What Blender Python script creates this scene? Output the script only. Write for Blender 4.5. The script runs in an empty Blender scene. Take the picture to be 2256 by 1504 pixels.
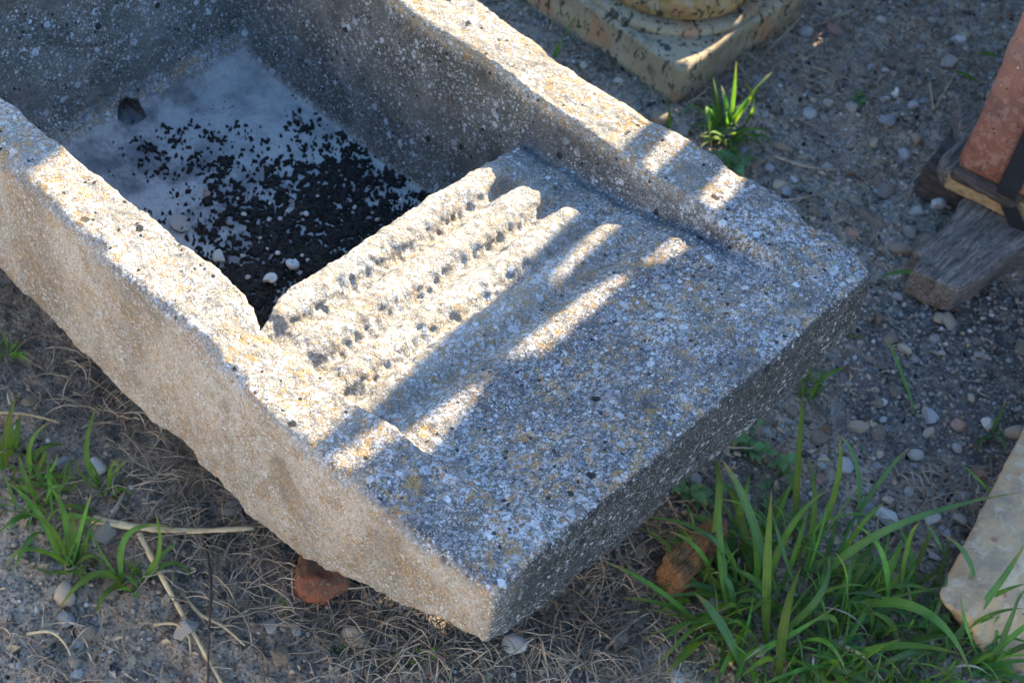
import bpy, bmesh, math, random
import numpy as np
from mathutils import Vector, Matrix, noise as mn
random.seed(7); rng = np.random.default_rng(7)
SC = bpy.context.scene
COL = SC.collection

# ------------------------------------------------------------------ camera
CPOS = Vector((-0.689, -0.466, 1.729))
RM = Matrix(((0.684, 0.505, -0.527), (-0.721, 0.579, -0.380), (0.113, 0.639, 0.760)))  # world axes in camera coordinates
FPX, PX0, PY0 = 3754.38, 1128.0, 752.0
P0 = np.array([PX0, PY0])
def _n(v): return v/np.linalg.norm(v)
def _d(V): return _n(np.array([V[0]-PX0, -(V[1]-PY0), -FPX]))
_V1 = np.array([-6000., -4976.]); _V2 = np.array([6000., -2850.])
FPX = float(np.sqrt(-np.dot(_V1-P0, _V2-P0)))
_Y = _d(_V1); _X = _d(_V2); _X = _n(_X-_Y*np.dot(_X, _Y)); _Z = np.cross(_X, _Y)
RW = np.array([_X, _Y, _Z])
HR = 0.40
def _ray(p): return RW @ np.array([p[0]-PX0, -(p[1]-PY0), -FPX])
_a = _ray((1090, 1312)); _b = _ray((1925, 610)); _a = _a/-_a[2]; _b = _b/-_b[2]
CAMP = np.array([0, 0, HR])-_a*(0.60/np.linalg.norm(_a-_b))
def at(p, z=0.0):
    """survey: the point of the place at height z seen at photograph position p"""
    r = _ray(p); t = (z-CAMP[2])/r[2]; return Vector(CAMP+t*r)
cd = bpy.data.cameras.new('camera'); cam = bpy.data.objects.new('camera', cd); COL.objects.link(cam)
cam.matrix_world = Matrix.Translation(Vector(CAMP)) @ Matrix([list(RW[0]), list(RW[1]), list(RW[2])]).to_4x4()
cd.sensor_width = 36; cd.lens = FPX/2256*36; cd.clip_start = 0.05; cd.clip_end = 500
cd.dof.use_dof = True; cd.dof.focus_distance = 1.76; cd.dof.aperture_fstop = 8.5
SC.camera = cam

# ------------------------------------------------------------------ light
SUN_EL, SUN_AZ = 31.0, 8.0            # azimuth from +x towards +y
w = bpy.data.worlds.new('World'); SC.world = w; w.use_nodes = True
wn = w.node_tree; bg = wn.nodes['Background']
sky = wn.nodes.new('ShaderNodeTexSky'); sky.sky_type = 'NISHITA'; sky.sun_disc = False
sky.sun_elevation = math.radians(SUN_EL); sky.sun_rotation = math.radians(90-SUN_AZ)
sky.air_density = 1.0; sky.dust_density = 0.6; sky.ozone_density = 1.6
hs = wn.nodes.new('ShaderNodeHueSaturation'); hs.inputs['Saturation'].default_value = 1.18
wn.links.new(sky.outputs[0], hs.inputs['Color']); wn.links.new(hs.outputs[0], bg.inputs[0]); bg.inputs[1].default_value = 0.125
sl = bpy.data.lights.new('sun', 'SUN'); sl.energy = 4.5; sl.angle = math.radians(0.45); sl.color = (1.0, 0.84, 0.60)
so = bpy.data.objects.new('sun', sl); COL.objects.link(so)
e, a = math.radians(SUN_EL), math.radians(SUN_AZ)
SDIR = Vector((math.cos(e)*math.cos(a), math.cos(e)*math.sin(a), math.sin(e)))
so.rotation_euler = SDIR.to_track_quat('Z', 'Y').to_euler(); so.location = SDIR*20
vs = SC.view_settings; vs.view_transform = 'Standard'; vs.look = 'None'; vs.gamma = 1; vs.use_curve_mapping = False
vs.exposure = 2.4
SC.cycles.max_bounces = 6; SC.cycles.use_denoising = True

# ------------------------------------------------------------------ helpers
def link(name, me, parent=None):
    o = bpy.data.objects.new(name, me); COL.objects.link(o)
    if parent is not None: o.parent = parent
    return o
def tag(o, label=None, cat=None, group=None, kind=None):
    if label: o['label'] = label
    if cat: o['category'] = cat
    if group: o['group'] = group
    if kind: o['kind'] = kind
    return o
def empty(name, loc, rz=0):
    o = bpy.data.objects.new(name, None); COL.objects.link(o); o.location = loc; o.rotation_euler = (0, 0, rz)
    o.empty_display_size = 0.05; return o
def mesh(name, V, F, mat=None, smooth=True):
    me = bpy.data.meshes.new(name); me.from_pydata([tuple(v) for v in V], [], F); me.update()
    if mat: me.materials.append(mat)
    if smooth: me.polygons.foreach_set('use_smooth', [True]*len(me.polygons))
    return me
def npmesh(name, V, Q, mat=None, smooth=True):
    """fast mesh from numpy vertices (n,3) and quads (m,4)"""
    me = bpy.data.meshes.new(name); n, m = len(V), len(Q)
    me.vertices.add(n); me.vertices.foreach_set('co', np.asarray(V, np.float32).ravel())
    me.loops.add(m*4); me.loops.foreach_set('vertex_index', np.asarray(Q, np.int32).ravel())
    me.polygons.add(m); me.polygons.foreach_set('loop_start', np.arange(0, m*4, 4, dtype=np.int32))
    me.update(calc_edges=True); me.validate()
    if smooth: me.polygons.foreach_set('use_smooth', np.ones(len(me.polygons), bool))
    if mat: me.materials.append(mat)
    return me
def ss(x, a, b):
    t = np.clip((np.asarray(x, float)-a)/(b-a), 0, 1); return t*t*(3-2*t)
def s1(x, a, b):
    t = min(1, max(0, (x-a)/(b-a))); return t*t*(3-2*t)
_perm = np.random.default_rng(3).permutation(4096).astype(np.int64)
_gv = np.random.default_rng(4).uniform(-1, 1, 4096)
def vnoise(P):
    """value noise -1..1 for an array of points (n,3)"""
    P = np.asarray(P, float); I = np.floor(P).astype(np.int64); f = P-I; f = f*f*f*(f*(f*6-15)+10)
    out = np.zeros(len(P))
    for dx in (0, 1):
        for dy in (0, 1):
            for dz in (0, 1):
                h = _perm[(_perm[(_perm[(I[:, 0]+dx) & 4095]+I[:, 1]+dy) & 4095]+I[:, 2]+dz) & 4095]
                wgt = (f[:, 0] if dx else 1-f[:, 0])*(f[:, 1] if dy else 1-f[:, 1])*(f[:, 2] if dz else 1-f[:, 2])
                out += wgt*_gv[h]
    return out
def fbm(P, s, o=3):
    P = np.asarray(P, float)*s; r = np.zeros(len(P)); a = 1; t = 0
    for i in range(o): r += a*vnoise(P+17.3*i); t += a; a *= .55; P = P*2.03
    return r/t

class G:
    """small node-tree writer"""
    def __init__(s, name, bump=True):
        s.m = bpy.data.materials.new(name); s.m.use_nodes = True; s.t = s.m.node_tree
        s.b = s.t.nodes['Principled BSDF']; s.b.inputs['Roughness'].default_value = .9
        s.b.inputs['Specular IOR Level'].default_value = .25
        s.co = s.t.nodes.new('ShaderNodeTexCoord').outputs['Object']
    def put(s, sock, v):
        if isinstance(v, bpy.types.NodeSocket): s.t.links.new(v, sock)
        elif v is not None:
            if sock.type == 'RGBA' and len(v) == 3: v = (*v, 1)
            sock.default_value = v
    def noise(s, sc, det=3, rough=.55, vec=None, dist=0):
        n = s.t.nodes.new('ShaderNodeTexNoise'); s.put(n.inputs['Vector'], vec or s.co)
        n.inputs['Scale'].default_value = sc; n.inputs['Detail'].default_value = det; n.inputs['Roughness'].default_value = rough
        n.inputs['Distortion'].default_value = dist; return n.outputs['Fac']
    def noisec(s, sc, vec=None):
        n = s.t.nodes.new('ShaderNodeTexNoise'); s.put(n.inputs['Vector'], vec or s.co); n.inputs['Scale'].default_value = sc
        n.inputs['Detail'].default_value = 2; return n.outputs['Color']
    def vor(s, sc, vec=None, feat='F1'):
        n = s.t.nodes.new('ShaderNodeTexVoronoi'); n.feature = feat; s.put(n.inputs['Vector'], vec or s.co); n.inputs['Scale'].default_value = sc
        if feat != 'F1': return n.outputs['Distance'], None
        x = s.t.nodes.new('ShaderNodeSeparateColor'); s.t.links.new(n.outputs['Color'], x.inputs[0])
        return n.outputs['Distance'], x
    def mr(s, v, a, b, c=0., d=1., smooth=True):
        n = s.t.nodes.new('ShaderNodeMapRange'); n.interpolation_type = 'SMOOTHSTEP' if smooth else 'LINEAR'
        for k, x in zip(('Value', 'From Min', 'From Max', 'To Min', 'To Max'), (v, a, b, c, d)): s.put(n.inputs[k], x)
        return n.outputs[0]
    def math(s, op, a, b=None):
        n = s.t.nodes.new('ShaderNodeMath'); n.operation = op; s.put(n.inputs[0], a); s.put(n.inputs[1], b); return n.outputs[0]
    def mul(s, a, b): return s.math('MULTIPLY', a, b)
    def add(s, a, b): return s.math('ADD', a, b)
    def mix(s, f, a, b, blend='MIX'):
        n = s.t.nodes.new('ShaderNodeMix'); n.data_type = 'RGBA'; n.blend_type = blend
        s.put(n.inputs[0], f); s.put(n.inputs[6], a); s.put(n.inputs[7], b); return n.outputs[2]
    def attr(s, name):
        n = s.t.nodes.new('ShaderNodeAttribute'); n.attribute_name = name; return n.outputs['Fac']
    def rand(s):
        return s.t.nodes.new('ShaderNodeObjectInfo').outputs['Random']
    def warp(s, sc, amt):
        n = s.t.nodes.new('ShaderNodeVectorMath'); n.operation = 'MULTIPLY_ADD'
        s.put(n.inputs[0], s.noisec(sc)); n.inputs[1].default_value = (amt,)*3; s.put(n.inputs[2], s.co); return n.outputs[0]
    def scale(s, v, vec=None):
        n = s.t.nodes.new('ShaderNodeMapping'); s.put(n.inputs[0], vec or s.co); n.inputs['Scale'].default_value = v; return n.outputs[0]
    def bump(s, h, dist, strength=1.0):
        n = s.t.nodes.new('ShaderNodeBump'); n.inputs['Distance'].default_value = dist; n.inputs['Strength'].default_value = strength
        s.put(n.inputs['Height'], h)
        if s.b.inputs['Normal'].is_linked: s.t.links.new(s.b.inputs['Normal'].links[0].from_socket, n.inputs['Normal'])
        s.t.links.new(n.outputs[0], s.b.inputs['Normal'])
    def col(s, c): s.put(s.b.inputs['Base Color'], c); return s

# ------------------------------------------------------------------ materials
def stone_material(part):
    g = G('lichen_limestone_'+part)
    wv = g.warp(180, .004); wv2 = g.warp(60, .012)
    left, end, inner, floor = (g.attr(k) for k in ('m_left', 'm_end', 'm_inner', 'm_floor'))
    top = g.math('SUBTRACT', 1., g.math('MINIMUM', g.add(g.add(left, end), inner), 1.))
    n1 = g.noise(9, 4, .6); n2 = g.noise(70, 4, .65); n3 = g.noise(420, 3, .7); n4 = g.noise(950, 2, .7)
    c = g.mix(g.mr(n1, .3, .7), (.17, .165, .155), (.31, .29, .25))
    c = g.mix(g.mul(g.mr(n2, .40, .60), .8), c, (.085, .09, .10))
    c = g.mix(g.mul(g.mr(n3, .46, .56), .5), c, (.09, .09, .092))
    fresh = g.attr('m_fresh'); cream = g.attr('m_cream'); ctop = g.mul(cream, top)
    c = g.mix(g.mul(ctop, .72), c, g.mix(g.mr(n2, .38, .62), (.25, .225, .175), (.42, .385, .305)))
    mac = g.mr(g.noise(5.5, 3, .6), .36, .62)
    c = g.mix(g.mul(g.mul(g.mr(mac, 0, 1, .70, 0), top), g.mr(cream, 0, 1, 1, .2)), c, (.085, .088, .095))
    c = g.mix(g.mul(fresh, .72), c, g.mix(g.mr(n2, .35, .65), (.27, .235, .18), (.42, .37, .28)))
    lv = g.noise(7, 4, .6, g.scale((1, 1, .5))); c = g.mix(left, c, g.mix(g.mr(lv, .36, .60), (.23, .21, .175), (.46, .43, .375)))
    c = g.mix(g.mul(left, g.mul(g.mr(g.noise(28, 4, .7, g.scale((1, 1, .6))), .50, .62), .55)), c, (.22, .165, .10))
    c = g.mix(g.mul(left, g.mul(g.mr(g.noise(300, 3, .7), .5, .62), .55)), c, (.13, .115, .10))
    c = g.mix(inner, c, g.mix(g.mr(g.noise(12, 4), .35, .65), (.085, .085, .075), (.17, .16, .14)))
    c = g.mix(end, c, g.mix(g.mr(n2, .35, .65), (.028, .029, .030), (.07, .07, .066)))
    # ochre lichen films
    oc = g.mul(g.mr(g.noise(85, 3, .6, wv2), .525, .575), g.mr(g.noise(14, 2, .6), .34, .56))
    oc2 = g.mr(g.noise(210, 2, .6, wv), .575, .63)
    om = g.math('MAXIMUM', oc, g.mul(oc2, .7))
    om = g.mul(om, g.add(g.mul(top, .95), g.add(g.mul(left, .5), g.mul(inner, .12))))
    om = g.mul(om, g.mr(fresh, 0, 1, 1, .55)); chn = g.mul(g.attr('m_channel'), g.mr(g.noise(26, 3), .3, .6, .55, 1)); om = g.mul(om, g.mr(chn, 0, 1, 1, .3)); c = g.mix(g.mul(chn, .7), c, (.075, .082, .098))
    c = g.mix(g.mul(om, .85), c, g.mix(g.mr(n3, .3, .7), (.30, .17, .05), (.46, .28, .10)))
    # pale crusts: a broken film and then separate discs at three sizes
    fil = g.mul(g.mr(g.noise(190, 4, .75, wv), .50, .56), g.mr(g.noise(24, 3), .34, .58))
    c = g.mix(g.mul(g.mul(fil, g.mul(g.mr(mac, 0, 1, .45, .85), g.mr(chn, 0, 1, 1, .35))), g.add(g.mul(top, .95), g.add(g.mul(left, .35), g.mul(inner, .12)))), c, (.55, .585, .615))
    hts = []
    for sc, thr, r, cc, tw, lw, iw, ew, vec in ((75, .86, .40, (.62, .66, .68), 1, .30, .8, .35, wv), (150, .74, .40, (.63, .66, .67), 1, .65, .85, .7, wv),
                                        (290, .60, .42, (.66, .66, .63), .9, .8, .8, .45, wv), (560, .50, .46, (.64, .64, .61), .7, .7, .5, .4, g.co)):
        d, x = g.vor(sc, vec)
        m = g.mul(g.mr(x.outputs[0], thr, thr+.02), g.mr(d, r, r-.10)); m = g.mul(m, g.mr(x.outputs[2], 0, 1, .45, 1))
        m = g.mul(m, g.mr(g.noise(18, 2), .27, .52))
        k = g.add(g.add(g.mul(top, tw), g.mul(left, lw)), g.add(g.mul(inner, iw), g.mul(end, ew)))
        m = g.mul(m, g.math('MINIMUM', k, 1.)); hts.append(m)
        c = g.mix(m, c, cc)
    # black warts
    d, x = g.vor(62, wv); bm1 = g.mul(g.mr(x.outputs[1], .955, .96), g.mr(d, .32, .25))
    d, x = g.vor(140, wv); bm2 = g.mul(g.mr(x.outputs[1], .93, .94), g.mr(d, .36, .26))
    d, x = g.vor(420, wv); bm3 = g.mul(g.mr(x.outputs[1], .84, .86), g.mr(d, .40, .28))
    bm = g.math('MAXIMUM', g.math('MAXIMUM', bm1, bm2), g.mul(bm3, .8)); bm = g.mul(bm, g.mr(left, 0, 1, 1, .15)); bm = g.mul(bm, g.mr(fresh, 0, 1, 1, .3))
    c = g.mix(g.mul(bm, .92), c, (.018, .018, .02))
    # grain
    c = g.mix(g.mul(g.mr(n4, .42, .58), .6), c, g.mix(1., c, (.40, .40, .42), 'MULTIPLY'))
    # basin floor deposit
    fl = g.mix(g.mr(g.noise(13, 4, .65), .38, .60), (.12, .122, .125), (.33, .32, .30))
    fl = g.mix(g.mul(g.mr(g.noise(60, 4, .7), .5, .7), .5), fl, (.12, .12, .12))
    fl = g.mix(g.mul(g.mul(g.attr('m_pale'), .75), g.mr(g.noise(24, 4, .7), .35, .6, .45, 1)), fl, (.48, .46, .42))
    fl = g.mix(g.mul(g.attr('m_pink'), .6), fl, (.34, .20, .15))
    c = g.mix(floor, c, fl)
    g.col(c)
    h = g.add(g.mul(n3, .5), g.mul(n4, .35))
    g.bump(g.mul(h, g.mr(floor, 0, 1, 1, .25)), .0035, .9)
    g.bump(g.noise(130, 4, .65), .006, .7)
    hh = g.add(g.add(hts[0], hts[1]), hts[2]); g.bump(g.math('SUBTRACT', hh, g.mul(bm, .5)), .0012, .8)
    return g.m

def simple_stone(name, a, b, spots=None, sc=30, vary=.25):
    g = G(name); c = g.mix(g.mr(g.noise(sc, 4, .65), .33, .67), a, b)
    c = g.mix(g.mul(g.mr(g.noise(sc*9, 3, .7), .4, .7), .45), c, g.mix(1., c, (.5, .5, .5), 'MULTIPLY'))
    r = g.mr(g.rand(), 0, 1, 1-vary, 1+vary, False)
    v = g.t.nodes.new('ShaderNodeHueSaturation'); g.put(v.inputs['Value'], r); g.put(v.inputs['Color'], c); c = v.outputs[0]
    if spots:
        d, x = g.vor(sc*5, g.warp(sc*6, .01)); c = g.mix(g.mul(g.mr(x.outputs[0], .7, .72), g.mr(d, .4, .3)), c, spots)
    g.col(c); g.bump(g.noise(sc*10, 4, .7), .003, .6); return g.m

def ground_material():
    g = G('dirt')
    c = g.mix(g.mr(g.noise(5, 5, .6), .33, .67), (.31, .215, .135), (.60, .48, .35))
    c = g.mix(g.mul(g.mr(g.noise(34, 4, .6), .42, .66), .7), c, (.48, .41, .335))
    c = g.mix(g.mul(g.mr(g.noise(17, 4, .65), .52, .64), .75), c, (.20, .125, .065)); c = g.mix(g.mul(g.mr(g.noise(48, 3, .7), .55, .64), .7), c, (.12, .085, .055)); c = g.mix(g.mul(g.mr(g.noise(9, 3, .6), .58, .7), .35), c, (.16, .15, .06))
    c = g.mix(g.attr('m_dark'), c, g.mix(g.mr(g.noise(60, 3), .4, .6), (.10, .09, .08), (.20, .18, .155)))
    for sc, thr, r, cc in ((110, .62, .36, (.50, .45, .38)), (230, .55, .38, (.46, .39, .31)), (430, .5, .4, (.52, .46, .39))):
        d, x = g.vor(sc, g.warp(sc*1.2, .5/sc)); m = g.mul(g.mr(x.outputs[0], thr, thr+.02), g.mr(d, r, r-.12))
        cc2 = g.mix(x.outputs[1], cc, tuple(k*.42 for k in cc)); c = g.mix(g.mul(m, .8), c, cc2)
    d, x = g.vor(300); c = g.mix(g.mul(g.mr(x.outputs[2], .8, .82), .75), c, (.13, .10, .08))
    g.col(c)
    d, _ = g.vor(160, g.warp(150, .004)); g.bump(g.add(g.mr(d, .6, .1), g.noise(300, 4, .7)), .006, .9)
    g.bump(g.noise(700, 3, .7), .002, .8); g.b.inputs['Roughness'].default_value = .95
    return g.m

def leaf_material(name, a, b, tr=.35):
    g = G(name); c = g.mix(g.mr(g.noise(40, 2), .3, .7), a, b)
    v = g.t.nodes.new('ShaderNodeHueSaturation'); g.put(v.inputs['Value'], g.mr(g.rand(), 0, 1, .65, 1.35, False))
    g.put(v.inputs['Hue'], g.mr(g.rand(), 0, 1, .485, .52, False)); g.put(v.inputs['Color'], c); c = v.outputs[0]
    uv = g.t.nodes.new('ShaderNodeUVMap').outputs[0]; sx = g.t.nodes.new('ShaderNodeSeparateXYZ'); g.put(sx.inputs[0], uv)
    rib = g.mr(g.math('ABSOLUTE', g.math('SUBTRACT', sx.outputs[0], .5)), .03, .10)
    c = g.mix(rib, g.mix(.25, c, (.25, .36, .10)), c)
    st = g.math('SINE', g.mul(sx.outputs[0], 60.)); c = g.mix(g.mul(g.mr(st, 0, 1), .18), c, g.mix(1., c, (.6, .65, .6), 'MULTIPLY'))
    tip = g.mul(g.mr(g.add(sx.outputs[1], g.mul(g.noise(120, 3, .7), .5)), 1.0, 1.25), g.mr(g.rand(), .25, .6)); c = g.mix(g.mul(tip, .85), c, (.34, .25, .10))
    c = g.mix(g.mul(g.mr(g.noise(260, 3, .7), .56, .64), .45), c, (.16, .17, .06))
    g.col(c); g.b.inputs['Roughness'].default_value = .55; g.b.inputs['Specular IOR Level'].default_value = .4
    g.bump(st, .0004, .5)
    tl = g.t.nodes.new('ShaderNodeBsdfTranslucent'); g.put(tl.inputs[0], g.mix(1., c, (1.5, 1.6, .6), 'MULTIPLY'))
    mx = g.t.nodes.new('ShaderNodeMixShader'); mx.inputs[0].default_value = tr
    g.t.links.new(g.b.outputs[0], mx.inputs[1]); g.t.links.new(tl.outputs[0], mx.inputs[2])
    g.t.links.new(mx.outputs[0], g.t.nodes['Material Output'].inputs[0]); return g.m

def wood_material(name, a, b, axis=0, sc=1.0):
    g = G(name); s = [14*sc, 14*sc, 14*sc]; s[axis] = 1.2*sc
    v = g.scale(tuple(s)); n = g.noise(6, 5, .65, v, 1.2); f = g.noise(30, 3, .7, v)
    c = g.mix(g.mr(n, .35, .65), a, b); c = g.mix(g.mul(g.mr(f, .5, .62), .7), c, tuple(k*.35 for k in a))
    c = g.mix(g.mul(g.mr(g.noise(20, 3), .5, .7), .4), c, tuple(k*.6 for k in a))
    g.col(c); g.bump(g.add(n, f), .004, .9); return g.m

M = {}
M['stone_top'] = stone_material('top')
M['dirt'] = ground_material()
M['pebble_grey'] = simple_stone('pebble_grey', (.25, .225, .195), (.42, .38, .33), vary=.4)
M['pebble_tan'] = simple_stone('pebble_tan', (.33, .255, .18), (.48, .39, .29), vary=.35)
M['pebble_blue'] = simple_stone('pebble_blue', (.22, .23, .235), (.36, .37, .37), vary=.3)
M['pebble_pale'] = simple_stone('pebble_pale', (.46, .43, .38), (.62, .59, .53), vary=.2)
M['pebble_red'] = simple_stone('pebble_red', (.28, .16, .115), (.38, .235, .17), vary=.2)
M['rust_stone'] = simple_stone('rust_stone', (.09, .055, .035), (.22, .075, .042), spots=(.16, .12, .09), sc=38, vary=0)
M['shell'] = simple_stone('shell_white', (.62, .60, .56), (.76, .75, .71), sc=60, vary=.08)
M['slab'] = simple_stone('sandstone_buff', (.40, .285, .165), (.50, .385, .25), sc=9, vary=0)
M['leaf'] = leaf_material('grass_green', (.07, .17, .025), (.12, .26, .042))
M['leafd'] = leaf_material('grass_blue_green', (.052, .13, .045), (.082, .18, .062))
M['leafy'] = leaf_material('grass_yellow_green', (.10, .19, .025), (.15, .24, .04), .5)
M['weed'] = leaf_material('weed_green', (.09, .19, .075), (.13, .26, .10))
M['straw'] = simple_stone('dry_straw', (.16, .12, .085), (.50, .40, .29), sc=9, vary=.35)
M['straw_pale'] = simple_stone('pale_straw', (.42, .31, .17), (.52, .41, .25), sc=20, vary=.2)
M['grey_wood'] = wood_material('weathered_grey_wood', (.11, .085, .07), (.36, .30, .25), 0, 2.2)
M['dark_wood'] = wood_material('dark_wood', (.05, .04, .036), (.11, .09, .08), 1)
M['tan_wood'] = wood_material('tan_wood', (.36, .22, .11), (.46, .31, .17), 1)
M['bark_wood'] = wood_material('brown_wood', (.13, .07, .04), (.42, .24, .115), 0, 3.5)
M['caster_wood'] = wood_material('caster_wood', (.20, .16, .12), (.32, .27, .21), 2)
def terracotta():
    g = G('terracotta'); c = g.mix(g.mr(g.noise(9, 4, .6), .33, .67), (.185, .064, .037), (.265, .105, .066))
    c = g.mix(g.mul(g.mr(g.noise(24, 4, .7), .46, .62), .75), c, (.14, .065, .05)); c = g.mix(g.mul(g.mr(g.noise(75, 4, .75), .5, .62), .6), c, (.36, .20, .145))
    c = g.mix(g.mul(g.mr(g.noise(4, 3), .5, .7), .45), c, (.28, .18, .145))
    d, x = g.vor(190); c = g.mix(g.mul(g.mr(x.outputs[0], .9, .92), g.mr(d, .35, .25)), c, (.03, .02, .02))
    d, x = g.vor(130); c = g.mix(g.mul(g.mr(x.outputs[0], .965, .975), g.mr(d, .22, .14)), c, (.6, .5, .42))
    g.col(c); g.bump(g.noise(160, 4, .7), .003, .8); return g.m
M['terracotta'] = terracotta()
def columnstone():
    g = G('column_stone'); c = g.mix(g.mr(g.noise(12, 4, .6), .3, .7), (.26, .21, .135), (.40, .32, .205))
    c = g.mix(g.attr('m_gold'), c, g.mix(g.mr(g.noise(30, 3), .4, .6), (.30, .19, .07), (.42, .29, .13)))
    c = g.mix(g.mul(g.mr(g.noise(40, 4, .7), .54, .62), .5), c, (.34, .34, .29))
    c = g.mix(g.mul(g.mr(g.noise(16, 2), .6, .68), .6), c, (.42, .20, .10))
    v = g.scale((1, 1, .45), g.warp(50, .02)); m = g.mul(g.mr(g.noise(85, 4, .7, v), .535, .585), g.mr(g.noise(12, 2), .35, .52))
    c = g.mix(g.mul(m, .9), c, (.03, .032, .03)); g.col(c); g.bump(g.noise(200, 4, .7), .004, .8); return g.m
M['column'] = columnstone()
def plain(name, c, r=.6):
    g = G(name); g.col(g.mix(g.noise(50), c, tuple(k*.7 for k in c))); g.b.inputs['Roughness'].default_value = r; return g.m
M['strap'] = plain('black_strap', (.022, .024, .028), .45)
M['soil'] = simple_stone('black_crumb_soil', (.006, .0055, .005), (.028, .023, .018), sc=120, vary=0, spots=(.16, .15, .14))
M['leaf_dead'] = simple_stone('dead_leaf', (.10, .06, .035), (.19, .12, .07), sc=40, vary=.3)

# ------------------------------------------------------------------ ground sheet
def gh_arr(P):
    P = np.asarray(P, float); Q = np.c_[P[:, 0], P[:, 1], np.zeros(len(P))]
    r = .010*fbm(Q, 4.5, 2)+.009*fbm(Q+5, 22, 3)+.0050*fbm(Q+9, 85, 2)
    return r*ss(25-np.hypot(P[:, 0], P[:, 1]), 0, 20)
def gh(x, y): return float(gh_arr([[x, y]])[0])
def axis(lo, hi, st):
    a = list(np.arange(lo, hi, st)); s = st
    while a[-1] < 120: s *= 1.35; a.append(a[-1]+s)
    s = st
    while a[0] > -120: s *= 1.35; a.insert(0, a[0]-s)
    return np.array(a)
gx, gy = axis(-.5, 1.8, .0065), axis(-.6, 1.45, .0065)
XX, YY = np.meshgrid(gx, gy, indexing='ij'); PP = np.c_[XX.ravel(), YY.ravel()]
ZZ = gh_arr(PP)
idx = np.arange(len(PP)).reshape(XX.shape)
Q = np.stack([idx[:-1, :-1], idx[1:, :-1], idx[1:, 1:], idx[:-1, 1:]], -1).reshape(-1, 4)
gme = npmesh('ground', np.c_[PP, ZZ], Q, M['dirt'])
dk = gme.attributes.new('m_dark', 'FLOAT', 'POINT')
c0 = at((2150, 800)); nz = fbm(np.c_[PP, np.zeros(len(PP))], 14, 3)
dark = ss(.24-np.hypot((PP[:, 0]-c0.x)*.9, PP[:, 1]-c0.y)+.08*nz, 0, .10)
d1 = np.hypot(np.maximum(np.abs(PP[:, 0]-.31)-.29, 0), np.maximum(np.abs(PP[:, 1]-.52)-.53, 0)); dark = np.maximum(dark, .75*ss(.05-d1+.05*nz, -.04, .06))  # shade under and around the trough painted into the soil colour
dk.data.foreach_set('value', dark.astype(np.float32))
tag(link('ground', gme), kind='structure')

# ------------------------------------------------------------------ the stone trough
def lerp_tab(y, tab):
    return np.interp(y, [t[0] for t in tab], [t[1] for t in tab])
XL = [(-1, -.002), (0, .0), (.13, -.011), (.22, -.012), (.32, -.010), (.44, -.004), (.55, -.009), (.70, .0), (2, -.006)]
XR = [(-1, .598), (0, .602), (.03, .617), (.06, .622), (.22, .619), (.31, .611), (.41, .596), (.60, .600), (2, .60)]
CREST = [(-1, .400), (.045, .400), (.07, .395), (.10, .390), (.19, .376), (.257, .364), (.30, .357), (.364, .351), (.43, .347), (2, .347)]
CY = [.10, .193, .257, .303, .364, .424]
GD = [.0055, .0110, .0150, .0185, .0190]            # groove depths between crests
def inner_left(y): return lerp_tab(y, [(-1, .074), (.08, .074), (.16, .066), (.24, .062), (.31, .064), (.36, .055), (.385, .056), (.405, .066), (.47, .071), (.57, .064), (.70, .061), (2, .058)])
def inner_right(y): return lerp_tab(y, [(-1, .533), (.06, .535), (.185, .536), (.26, .530), (.355, .528), (.42, .523), (.50, .531), (.61, .518), (2, .520)])
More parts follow.
